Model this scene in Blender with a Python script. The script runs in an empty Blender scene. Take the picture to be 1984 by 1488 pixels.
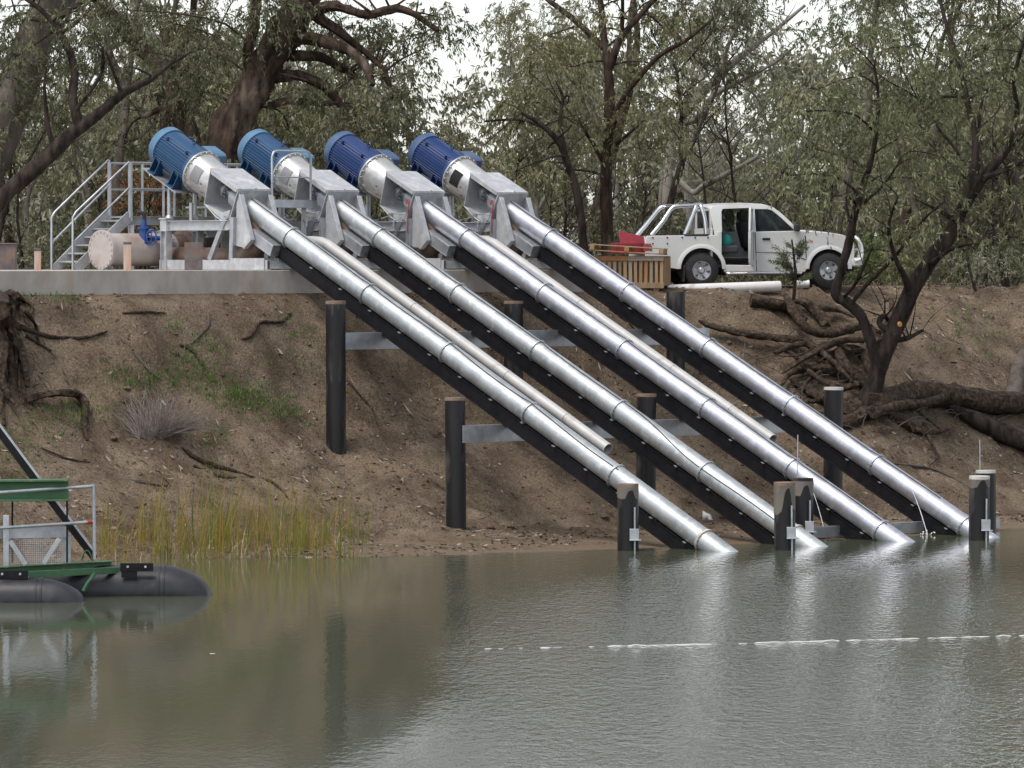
import bpy, bmesh, math, random
import numpy as np
from mathutils import Vector, Matrix, Euler, noise
R = math.radians
scn = bpy.context.scene
COL = scn.collection

# ---------------------------------------------------------------- camera
FPX = 10000.0; HOR = 505.0; CAMD = 103.5; CAMZ = 5.32      # telephoto from the far bank of the river
cam = bpy.data.cameras.new("camera"); cam_ob = bpy.data.objects.new("camera", cam); COL.objects.link(cam_ob)
cam.sensor_width = 36.0; cam.lens = FPX / 1984 * 36.0
cam.shift_y = -(744 - HOR) / 1984.0
cam.clip_start = 1.0; cam.clip_end = 5000
cam_ob.location = (0, -CAMD, CAMZ); cam_ob.rotation_euler = (R(90), 0, 0)
scn.camera = cam_ob
# ---------------------------------------------------------------- sky, sun, exposure
SUN_EL, SUN_AZ = R(63), R(228)         # azimuth clockwise from +Y
w = bpy.data.worlds.new("World"); scn.world = w; w.use_nodes = True
nt = w.node_tree; bg = nt.nodes["Background"]
sky = nt.nodes.new("ShaderNodeTexSky"); sky.sky_type = 'NISHITA'; sky.sun_disc = False
sky.sun_elevation = SUN_EL; sky.sun_rotation = SUN_AZ; sky.dust_density = 1.0; sky.air_density = 1.0; sky.ozone_density = 1.0
hs = nt.nodes.new("ShaderNodeHueSaturation"); hs.inputs['Saturation'].default_value = 0.30
nt.links.new(sky.outputs[0], hs.inputs['Color']); nt.links.new(hs.outputs[0], bg.inputs[0])
bg.inputs[1].default_value = 0.115
sl = bpy.data.lights.new("sun", 'SUN'); sl.energy = 1.45; sl.angle = R(24); sl.color = (1, .94, .86)
so = bpy.data.objects.new("sun", sl); COL.objects.link(so)
sd = Vector((math.sin(SUN_AZ) * math.cos(SUN_EL), math.cos(SUN_AZ) * math.cos(SUN_EL), math.sin(SUN_EL)))
so.rotation_euler = sd.to_track_quat('Z', 'Y').to_euler(); so.location = sd * 60
vs = scn.view_settings; vs.view_transform = 'Standard'; vs.look = 'None'; vs.gamma = 1; vs.exposure = 0.95
scn.render.engine = 'CYCLES'
cy = scn.cycles; cy.max_bounces = 7; cy.diffuse_bounces = 3; cy.glossy_bounces = 4; cy.transmission_bounces = 5; cy.transparent_max_bounces = 8
cy.caustics_reflective = False; cy.caustics_refractive = False

# ---------------------------------------------------------------- frames of reference
PSI = R(47); CP, SP = math.cos(PSI), math.sin(PSI)
X0, ZA, TAN = -4.42, 5.776, 0.48         # first flange ring of the nearest pump
TH = math.atan(TAN); CT, ST = math.cos(TH), math.sin(TH)
SPC = 2.385                               # pump spacing along the row
def UV(u, v, z=0.0): return Vector((X0 + CP * u + SP * v, -SP * u + CP * v, z))
def toUV(x, y): return (CP * (x - X0) - SP * y, SP * (x - X0) + CP * y)
def W(px, py, Y):
    d = Y + CAMD
    return Vector(((px - 992) / FPX * d, Y, CAMZ - (py - HOR) / FPX * d))
def V_at(px, u):
    k = (px - 992) / FPX
    return (k * (CAMD - SP * u) - X0 - CP * u) / (SP - k * CP)
def U_at(px, v):
    k = (px - 992) / FPX
    return (k * (CAMD + CP * v) - X0 - SP * v) / (CP + k * SP)
def Z_at(py, u, v): return CAMZ - (py - HOR) / FPX * (CAMD - SP * u + CP * v)
def AX(t, v, h): return Vector((t * CT + h * ST, v, -t * ST + h * CT))   # local pump coordinates: along axis, across, perpendicular

# ---------------------------------------------------------------- object helpers
def tag(o, label=None, cat=None, group=None, kind=None):
    if label: o['label'] = label
    if cat: o['category'] = cat
    if group: o['group'] = group
    if kind: o['kind'] = kind
    return o
def empty(name, loc, label, cat, group=None, rz=0.0):
    o = bpy.data.objects.new(name, None); COL.objects.link(o)
    o.location = loc; o.rotation_euler = (0, 0, rz); o.empty_display_size = .2
    return tag(o, label, cat, group)
class MB:
    def __init__(s): s.v = []; s.f = []; s.a = {}
    def add(s, vs, fs):
        n = len(s.v); s.v += [tuple(p) for p in vs]; s.f += [tuple(i + n for i in f) for f in fs]
    def box(s, c, size, M=None):
        x, y, z = (k / 2 for k in size); c = Vector(c); vs = []
        for sx in (-1, 1):
            for sy in (-1, 1):
                for sz in (-1, 1):
                    p = Vector((sx * x, sy * y, sz * z)); vs.append(c + (M @ p if M else p))
        s.add(vs, [(0, 1, 3, 2), (4, 6, 7, 5), (0, 4, 5, 1), (2, 3, 7, 6), (0, 2, 6, 4), (1, 5, 7, 3)])
    def beam(s, p0, p1, wid, dep, up=(0, 0, 1)):
        M, L = frame(p0, p1, up); s.box((Vector(p0) + Vector(p1)) / 2, (L, wid, dep), M)
    def ibeam(s, p0, p1, wid, dep, tf=.015, tw=.012, up=(0, 0, 1)):
        M, L = frame(p0, p1, up); c = (Vector(p0) + Vector(p1)) / 2
        s.box(c + M @ Vector((0, 0, dep / 2 - tf / 2)), (L, wid, tf), M)
        s.box(c - M @ Vector((0, 0, dep / 2 - tf / 2)), (L, wid, tf), M)
        s.box(c, (L - .004, tw, dep - 2 * tf - .002), M)
    def channel(s, p0, p1, wid, dep, t=.012, up=(0, 0, 1), side=1):
        M, L = frame(p0, p1, up); c = (Vector(p0) + Vector(p1)) / 2
        s.box(c + M @ Vector((0, 0, dep / 2 - t / 2)), (L, wid, t), M)
        s.box(c - M @ Vector((0, 0, dep / 2 - t / 2)), (L, wid, t), M)
        s.box(c + M @ Vector((0, side * (wid / 2 - t / 2), 0)), (L - .003, t, dep - 2 * t), M)
    def prism(s, poly, ext):
        n = len(poly); ext = Vector(ext); vs = [Vector(p) for p in poly] + [Vector(p) + ext for p in poly]
        s.add(vs, [tuple(range(n))[::-1], tuple(range(n, 2 * n))] + [(i, (i + 1) % n, n + (i + 1) % n, n + i) for i in range(n)])
    def rings(s, rings, cap=True, closed=True):
        n = len(rings[0]); vs = [p for r in rings for p in r]; fs = []
        for j in range(len(rings) - 1):
            for i in range(n if closed else n - 1):
                a = j * n + i; b = j * n + (i + 1) % n; fs.append((a, b, b + n, a + n))
        if cap: fs.append(tuple(range(n))[::-1]); fs.append(tuple((len(rings) - 1) * n + i for i in range(n)))
        s.add(vs, fs)
    def lathe(s, p0, axis, prof, n=32, cap=True, xd=None):
        a = Vector(axis).normalized(); x = Vector(xd) if xd else a.orthogonal(); x = (x - a * x.dot(a)).normalized(); y = a.cross(x)
        s.rings([[Vector(p0) + a * t + (x * math.cos(q) + y * math.sin(q)) * r for q in (2 * math.pi * i / n for i in range(n))] for t, r in prof], cap)
    def cyl(s, p0, p1, r0, r1=None, n=16):
        d = Vector(p1) - Vector(p0); s.lathe(p0, d, [(0, r0), (d.length, r0 if r1 is None else r1)], n)
    def tube(s, pts, rad, n=8, jit=0, rng=None, cap=True, flute=0.0):
        pts = [Vector(p) for p in pts]; m = len(pts)
        if not hasattr(rad, '__len__'): rad = [rad] * m
        x = None; rs = []
        for i in range(m):
            d = pts[min(i + 1, m - 1)] - pts[max(i - 1, 0)]
            if d.length < 1e-9: d = Vector((0, 0, 1))
            d.normalize()
            x = d.orthogonal() if x is None else x - d * x.dot(d)
            if x.length < 1e-6: x = d.orthogonal()
            x.normalize(); y = d.cross(x); ring = []
            for k in range(n):
                q = 2 * math.pi * k / n; r = rad[i]
                if jit:
                    r *= 1 + jit * (noise.noise(pts[i] * (1.1 / max(rad[i], .04)) * .35 + Vector((math.cos(q), math.sin(q), 0)) * 1.3) + (rng.random() - .5) * .4)
                if flute: r *= 1 + flute * math.sin(3 * q + i * .35) * math.sin(5 * q - i * .2)
                ring.append(pts[i] + (x * math.cos(q) + y * math.sin(q)) * r)
            rs.append(ring)
        s.rings(rs, cap)
    def mesh(s, name, smooth=True, ang=38):
        me = bpy.data.meshes.new(name); me.from_pydata(s.v, [], s.f); me.update()
        if smooth:
            me.polygons.foreach_set('use_smooth', [True] * len(me.polygons)); me.set_sharp_from_angle(angle=R(ang))
        return me
    def build(s, name, m, parent=None, loc=None, smooth=True, ang=38, bevel=0.0, fixn=True):
        me = s.mesh(name, smooth, ang)
        if fixn:
            b = bmesh.new(); b.from_mesh(me); bmesh.ops.recalc_face_normals(b, faces=b.faces); b.to_mesh(me); b.free()
        return link(name, me, m, parent, loc, bevel)
def link(name, me, m, parent=None, loc=None, bevel=0.0):
    o = bpy.data.objects.new(name, me); COL.objects.link(o)
    for k in (m if isinstance(m, (list, tuple)) else [m]): me.materials.append(k)
    if parent: o.parent = parent
    if loc is not None: o.location = loc
    if bevel:
        b = o.modifiers.new('bevel', 'BEVEL'); b.width = bevel; b.segments = 2; b.limit_method = 'ANGLE'; b.angle_limit = R(40)
    return o
def frame(p0, p1, up=(0, 0, 1)):
    d = Vector(p1) - Vector(p0); L = d.length; x = d / L; u = Vector(up)
    y = u.cross(x)
    if y.length < 1e-5: y = Vector((0, 1, 0)).cross(x) if abs(x.y) < .9 else Vector((1, 0, 0)).cross(x)
    y.normalize(); z = x.cross(y)
    return Matrix((x, y, z)).transposed(), L
def smooth_path(pts, n=6):
    P = [Vector(p) for p in pts]; out = []
    if len(P) < 3: n0 = n; return [P[0].lerp(P[1], i / n0) for i in range(n0 + 1)]
    for i in range(len(P) - 1):
        a = P[max(i - 1, 0)]; b = P[i]; c = P[i + 1]; d = P[min(i + 2, len(P) - 1)]
        for k in range(n):
            t = k / n; out.append(.5 * ((2 * b) + (c - a) * t + (2 * a - 5 * b + 4 * c - d) * t * t + (3 * b - a - 3 * c + d) * t ** 3))
    out.append(P[-1]); return out
def lerp_list(vals, n):
    out = []
    for i in range(len(vals) - 1):
        for k in range(n): out.append(vals[i] + (vals[i + 1] - vals[i]) * k / n)
    return out + [vals[-1]]

# ---------------------------------------------------------------- materials
def srgb(r, g, b):
    f = lambda c: ((c / 255 + .055) / 1.055) ** 2.4 if c > 10 else c / 255 / 12.92
    return (f(r), f(g), f(b), 1)
def mat(name, c1, c2=None, rough=.6, metal=0.0, scale=4.0, detail=5, bump=0.0, bscale=None, stretch=(1, 1, 1), lo=.35, hi=.65, spec=.5, c3=None, c3scale=1.2, c3lo=.55, c3hi=.7, rvar=0.0, coord='Object'):
    m = bpy.data.materials.new(name); m.use_nodes = True; t = m.node_tree; b = t.nodes['Principled BSDF']; N = t.nodes.new; Lk = t.links.new
    b.inputs['Roughness'].default_value = rough; b.inputs['Metallic'].default_value = metal
    b.inputs['Specular IOR Level'].default_value = spec
    c1 = tuple(c1[:3]) + (1,)
    if c2 is None: b.inputs['Base Color'].default_value = c1
    tc = N('ShaderNodeTexCoord'); mp = N('ShaderNodeMapping'); mp.inputs['Scale'].default_value = stretch; Lk(N('ShaderNodeNewGeometry').outputs['Position'] if coord == 'World' else tc.outputs[coord], mp.inputs[0])
    if c2 is not None:
        c2 = tuple(c2[:3]) + (1,)
        nz = N('ShaderNodeTexNoise'); nz.inputs['Scale'].default_value = scale; nz.inputs['Detail'].default_value = detail; nz.inputs['Roughness'].default_value = .62; Lk(mp.outputs[0], nz.inputs[0])
        rp = N('ShaderNodeValToRGB'); rp.color_ramp.elements[0].position = lo; rp.color_ramp.elements[1].position = hi
        rp.color_ramp.elements[0].color = c1; rp.color_ramp.elements[1].color = c2; Lk(nz.outputs['Fac'], rp.inputs[0]); out = rp.outputs[0]
        if c3 is not None:
            n3 = N('ShaderNodeTexNoise'); n3.inputs['Scale'].default_value = c3scale; n3.inputs['Detail'].default_value = 6; Lk(mp.outputs[0], n3.inputs[0])
            r3 = N('ShaderNodeMapRange'); r3.inputs[1].default_value = c3lo; r3.inputs[2].default_value = c3hi; Lk(n3.outputs['Fac'], r3.inputs[0])
            mx = N('ShaderNodeMix'); mx.data_type = 'RGBA'; Lk(r3.outputs[0], mx.inputs[0]); Lk(out, mx.inputs[6]); mx.inputs[7].default_value = tuple(c3[:3]) + (1,); out = mx.outputs[2]
        Lk(out, b.inputs['Base Color'])
        if rvar:
            rr = N('ShaderNodeMapRange'); rr.inputs[3].default_value = rough - rvar; rr.inputs[4].default_value = rough + rvar; Lk(nz.outputs['Fac'], rr.inputs[0]); Lk(rr.outputs[0], b.inputs['Roughness'])
    if bump:
        nb = N('ShaderNodeTexNoise'); nb.inputs['Scale'].default_value = bscale or scale * 3; nb.inputs['Detail'].default_value = 6; nb.inputs['Roughness'].default_value = .65; Lk(mp.outputs[0], nb.inputs[0])
        bp = N('ShaderNodeBump'); bp.inputs['Strength'].default_value = 1; bp.inputs['Distance'].default_value = bump; Lk(nb.outputs['Fac'], bp.inputs['Height']); Lk(bp.outputs[0], b.inputs['Normal'])
    return m
M = {}
M['galv'] = mat('galvanised_steel', (.36, .38, .41), (.50, .52, .55), .44, .7, 5, 6, .0015, 14, rvar=.1, c3=(.58, .59, .60), c3scale=2.2)
M['galv_pipe_dull'] = mat('weathered_galvanised_pipe', c1=(.35, .375, .39), c2=(.49, .515, .53), coord='World', rough=.50, metal=.66, scale=3.0, detail=8, bump=.002, bscale=9, rvar=.1, lo=.3, hi=.7, c3=(.60, .62, .62), c3scale=7, c3lo=.52, c3hi=.75)
M['galv_pipe_new'] = mat('bright_galvanised_pipe', c1=(.40, .415, .46), c2=(.54, .555, .61), coord='World', rough=.45, metal=.74, scale=3.0, detail=8, bump=.0015, bscale=9, rvar=.09, lo=.3, hi=.7, c3=(.63, .65, .70), c3scale=6, c3lo=.52, c3hi=.78)
M['galv_paint'] = mat('galvanised_plate', coord='World', c1=(.42, .43, .45), c2=(.54, .55, .57), rough=.5, metal=.3, scale=6, detail=6, bump=.001, bscale=20, rvar=.08, c3=(.62, .63, .64), c3scale=3)
M['bell'] = mat('pale_cast_housing', (.42, .42, .42), (.56, .56, .55), .34, .5, 5, 5, .001, 20)
M['blue_a'] = mat('teal_blue_enamel', (.014, .056, .135), (.018, .068, .155), .3, 0, 6)
M['blue_b'] = mat('royal_blue_enamel', (.010, .032, .125), (.013, .042, .145), .3, 0, 6)
M['cowl_a'] = mat('pale_blue_enamel', (.085, .18, .29), (.10, .20, .32), .38, 0, 6)
M['cowl_b'] = mat('mid_blue_enamel', (.06, .10, .195), (.07, .12, .23), .38, 0, 6)
M['black_steel'] = mat('black_tar_steel', (.006, .006, .008), (.013, .012, .014), .55, 0, 5, 6, .002, 12, spec=.22)
M['cable'] = mat('black_rubber', (.015, .015, .017), None, .6)
M['red'] = mat('red_plastic', (.45, .03, .02), (.36, .03, .025), .5)
M['void'] = mat('dark_opening', (.006, .006, .007), None, .8)
M['beige_pipe'] = mat('chalky_beige_pipe', (.41, .405, .395), (.50, .49, .48), .5, .15, 3, 7, .001, 12, c3=(.37, .34, .31), c3scale=5, c3lo=.6)
M['concrete'] = mat('stained_concrete', (.34, .31, .28), (.47, .435, .40), .85, 0, 1.6, 8, .006, 14, stretch=(1, 1, .55), c3=(.34, .24, .17), c3scale=.9, c3lo=.56, c3hi=.72)
# ================================================================ ground and water
def sstep(a, b, x):
    t = min(max((x - a) / (b - a), 0), 1); return t * t * (3 - 2 * t)
def interp(x, xs, ys):
    if x <= xs[0]: return ys[0]
    for i in range(len(xs) - 1):
        if x <= xs[i + 1]:
            return ys[i] + (ys[i + 1] - ys[i]) * (x - xs[i]) / (xs[i + 1] - xs[i])
    return ys[-1]
PU = [-.1, .5, .9, 1.5, 2.3, 3.1, 4.0, 5.0, 5.7, 6.4]; PZ = [4.72, 4.45, 3.95, 2.95, 2.05, 1.5, 1.02, .50, .20, .10]
RU = [-.1, 1.1, 1.8, 2.9, 3.9, 4.9, 5.8, 6.8, 7.6, 8.4]; RZ = [4.75, 4.66, 4.30, 3.50, 2.75, 2.1, 1.4, .70, .28, .10]
def shore_u(v): return interp(v, [-40, -12, -8.5, -5.5, 0, 7, 14, 40], [5.4, 5.9, 7.4, 9.6, 10.6, 10.9, 10.6, 10.2])
def base_z(u, v):
    a = interp(u, PU, PZ); b = interp(u, RU, RZ); k = sstep(8.0, 12.0, v)
    z = a + (b - a) * k; e = 6.4 + 2 * k
    su = shore_u(v)
    if u > e - .6:
        if u < su: zb = .13 * (1 - (u - (e - .6)) / max(su - e + .6, .05)) if su > e - .6 else 0
        else: zb = -.16 * (u - su)
        z = min(z, max(zb, -1.8)) if u > e else min(z, max(z * .5 + zb * .5, -1.8))
    if u > su: z = min(z, max(-.16 * (u - su), -1.8))
    return z
def ground_z(u, v):
    z = base_z(u, v)
    slope = sstep(.2, 1.2, u) * (1 - sstep(5.2, 9, u))
    p = Vector((u, v, 0))
    if u > -4 and u < 16:
        n1 = noise.fractal(p * .45 + Vector((3, 1, 0)), 1.0, 2.0, 4); n2 = noise.fractal(p * 2.1, .9, 2.1, 4)
        rill = noise.noise(Vector((u * .35, v * 1.5, 4.2))); g2 = 1 - abs(noise.noise(Vector((u * .28 + .2 * n2, v * .9 + u * .12, 8.8)))) * 2; rill -= max(0, g2 - .55) * 1.3
        z += slope * (.24 * n1 + .09 * n2 + .15 * rill) + (1 - slope) * .018 * n2 * (1 if u > 0 else .6)
        if u > 5: z += .02 * n1
    return z
def spaced(a, b, st): return list(np.arange(a, b, st))
us = [-600, -300, -150, -80, -40, -20, -12, -7, -4] + spaced(-3, 12.5, .11) + [13, 14, 16, 20, 30, 60, 120, 260]
vv = [-600, -300, -120, -60, -35, -24] + spaced(-18, 26, .14) + [27, 30, 36, 50, 80, 160, 320, 600]
gv = []; gf = []
for u in us:
    for v in vv: gv.append(UV(u, v, ground_z(u, v)))
nv = len(vv)
for i in range(len(us) - 1):
    for j in range(nv - 1): gf.append((i * nv + j, (i + 1) * nv + j, (i + 1) * nv + j + 1, i * nv + j + 1))
def ground_hit(px, py):
    d = 82.0
    while d < 130:
        p = W(px, py, d - CAMD); u, v = toUV(p.x, p.y)
        if p.z <= ground_z(u, v): break
        d += .08
    return Vector((p.x, p.y, ground_z(u, v)))
def on_ground(x, y, dz=0.0):
    u, v = toUV(x, y); return Vector((x, y, ground_z(u, v) + dz))

def earth_material():
    m = bpy.data.materials.new('bank_earth'); m.use_nodes = True; t = m.node_tree; b = t.nodes['Principled BSDF']; N = t.nodes.new; Lk = t.links.new
    b.inputs['Roughness'].default_value = .95; b.inputs['Specular IOR Level'].default_value = .2
    g = N('ShaderNodeNewGeometry'); pos = g.outputs['Position']
    def nz(sc, det=7, ro=.62, vec=pos):
        n = N('ShaderNodeTexNoise'); n.inputs['Scale'].default_value = sc; n.inputs['Detail'].default_value = det; n.inputs['Roughness'].default_value = ro; Lk(vec, n.inputs[0]); return n.outputs['Fac']
    def ramp(f, stops):
        r = N('ShaderNodeValToRGB'); e = r.color_ramp.elements; e[0].position, e[0].color = stops[0][0], stops[0][1] + (1,); e[1].position, e[1].color = stops[-1][0], stops[-1][1] + (1,)
        for p, c in stops[1:-1]: k = e.new(p); k.color = c + (1,)
        Lk(f, r.inputs[0]); return r.outputs[0]
    def mix(f, a, c):
        x = N('ShaderNodeMix'); x.data_type = 'RGBA'; Lk(f, x.inputs[0])
        for i, s in ((6, a), (7, c)):
            if isinstance(s, tuple): x.inputs[i].default_value = s + (1,)
            else: Lk(s, x.inputs[i])
        return x.outputs[2]
    def rng(f, a, c, d=0, e=1):
        r = N('ShaderNodeMapRange'); r.interpolation_type = 'SMOOTHSTEP'
        for i, k in enumerate((a, c, d, e)): r.inputs[i + 1].default_value = k
        Lk(f, r.inputs[0]); return r.outputs[0]
    base = ramp(nz(1.1, 9, .68), [(.28, (.056, .038, .026)), (.45, (.108, .079, .055)), (.58, (.160, .123, .090)), (.75, (.24, .192, .147))])
    red = mix(rng(nz(.55, 5), .5, .68), base, (.175, .13, .09))
    # litter specks
    fine = ramp(nz(26, 4, .7), [(.32, (.35, .35, .35)), (.5, (1, 1, 1)), (.68, (1.65, 1.6, 1.55))])
    ml = N('ShaderNodeMix'); ml.data_type = 'RGBA'; ml.blend_type = 'MULTIPLY'; ml.inputs[0].default_value = .85; Lk(red, ml.inputs[6]); Lk(fine, ml.inputs[7])
    vo = N('ShaderNodeTexVoronoi'); vo.inputs['Scale'].default_value = 22; Lk(pos, vo.inputs[0])
    spk = rng(vo.outputs['Distance'], .12, .2, 1, 0)
    ms = N('ShaderNodeMath'); ms.operation = 'MULTIPLY'; Lk(spk, ms.inputs[0]); Lk(rng(nz(1.7, 3), .48, .62), ms.inputs[1])
    c = mix(ms.outputs[0], ml.outputs[2], (.36, .31, .26))
    # wet strip by the water
    sx = N('ShaderNodeSeparateXYZ'); Lk(pos, sx.inputs[0])
    wn = N('ShaderNodeMath'); wn.operation = 'ADD'; Lk(sx.outputs[2], wn.inputs[0])
    sc = N('ShaderNodeMath'); sc.operation = 'MULTIPLY'; sc.inputs[1].default_value = .25; Lk(nz(2.2, 4), sc.inputs[0]); Lk(sc.outputs[0], wn.inputs[1])
    wet = rng(wn.outputs[0], .12, .22, 1, 0)
    c = mix(wet, c, (.16, .118, .08))
    Lk(c, b.inputs['Base Color'])
    Lk(rng(wet, 0, 1, .95, .55), b.inputs['Roughness'])
    bp = N('ShaderNodeBump'); bp.inputs['Distance'].default_value = .07; bp.inputs['Strength'].default_value = .9; Lk(nz(9, 9, .7), bp.inputs['Height']); Lk(bp.outputs[0], b.inputs['Normal'])
    return m
M['earth'] = earth_material()
me = bpy.data.meshes.new('ground'); me.from_pydata(gv, [], gf); me.update(); me.polygons.foreach_set('use_smooth', [True] * len(me.polygons))
g_ob = link('ground', me, M['earth']); tag(g_ob, kind='structure')

def water_material():
    m = bpy.data.materials.new('river_water'); m.use_nodes = True; t = m.node_tree; b = t.nodes['Principled BSDF']; N = t.nodes.new; Lk = t.links.new
    b.inputs['Base Color'].default_value = (.082, .090, .060, 1); b.inputs['Roughness'].default_value = .05; b.inputs['IOR'].default_value = 1.33; b.inputs['Specular IOR Level'].default_value = .5
    g = N('ShaderNodeNewGeometry'); pos = g.outputs['Position']
    def mp(s, loc=(0, 0, 0), rot=0):
        k = N('ShaderNodeMapping'); k.inputs['Scale'].default_value = s; k.inputs['Location'].default_value = loc; k.inputs['Rotation'].default_value = (0, 0, rot); Lk(pos, k.inputs[0]); return k.outputs[0]
    def nz(vec, sc, det=3, ro=.55):
        n = N('ShaderNodeTexNoise'); n.inputs['Scale'].default_value = sc; n.inputs['Detail'].default_value = det; n.inputs['Roughness'].default_value = ro; Lk(vec, n.inputs[0]); return n.outputs['Fac']
    def rng(f, a, c, d=0, e=1):
        r = N('ShaderNodeMapRange'); r.interpolation_type = 'SMOOTHSTEP'
        for i, k in enumerate((a, c, d, e)): r.inputs[i + 1].default_value = k
        Lk(f, r.inputs[0]); return r.outputs[0]
    def mth(op, a, c):
        x = N('ShaderNodeMath'); x.operation = op
        for i, s in enumerate((a, c)):
            if isinstance(s, (int, float)): x.inputs[i].default_value = s
            else: Lk(s, x.inputs[i])
        return x.outputs[0]
    # a cat's-paw of breeze over the middle and right of the reach
    sx = N('ShaderNodeSeparateXYZ'); Lk(pos, sx.inputs[0])
    wob = mth('MULTIPLY', mth('SUBTRACT', nz(mp((.16, .05, 1)), 1, 4), .5), 4.5)
    xx = mth('ADD', sx.outputs[0], wob)
    yline = mth('ADD', mth('MULTIPLY', sx.outputs[1], .045), xx)
    left = rng(yline, -3.6, -.2, .035, 1); right = rng(yline, 5.0, 10.0, 1, .45)
    patch = mth('MULTIPLY', left, right)
    streak = rng(nz(mp((.35, .07, 1), (7, 3, 0)), 1, 4, .6), .36, .62, .5, 1)
    near = rng(sx.outputs[1], -24.0, -11.0, 1, .30)
    amp = mth('ADD', mth('MULTIPLY', mth('MULTIPLY', mth('MULTIPLY', patch, streak), near), 1.2), .022)
    h1 = nz(mp((7.0, 2.3, 1), rot=.15), 1, 3, .6); h2 = nz(mp((15, 4.5, 1), rot=-.2), 1, 2)
    hh = mth('ADD', mth('MULTIPLY', h1, .040), mth('MULTIPLY', h2, .019))
    hh = mth('MULTIPLY', hh, amp)
    sw = mth('MULTIPLY', nz(mp((.9, .5, 1)), 1, 2), .002)
    bp = N('ShaderNodeBump'); bp.inputs['Distance'].default_value = 1.0; bp.inputs['Strength'].default_value = 1.0; Lk(mth('ADD', hh, sw), bp.inputs['Height']); Lk(bp.outputs[0], b.inputs['Normal'])
    return m
M['water'] = water_material()
mb = MB(); xs = [-900, -200, -60, -20, 0, 20, 60, 200, 900]; ys = [-300, -110, -80, -40, -15, 30, 120, 600]
mb.add([(x, y, 0) for x in xs for y in ys], [(i * 8 + j, (i + 1) * 8 + j, (i + 1) * 8 + j + 1, i * 8 + j + 1) for i in range(8) for j in range(7)])
tag(mb.build('river_water', M['water'], fixn=False), kind='structure')
mb = MB()
mb.prism([UV(0.02, -16, 4.2), UV(0.02, 8.1, 4.2), UV(0.02, 8.1, 5.13), UV(0.02, -16, 5.13)], UV(-8.5, 0) - UV(0, 0))
slab = tag(mb.build('concrete_slab', M['concrete'], bevel=.012), 'long stained concrete pad under the pump machinery along bank top', 'slab')
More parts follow.
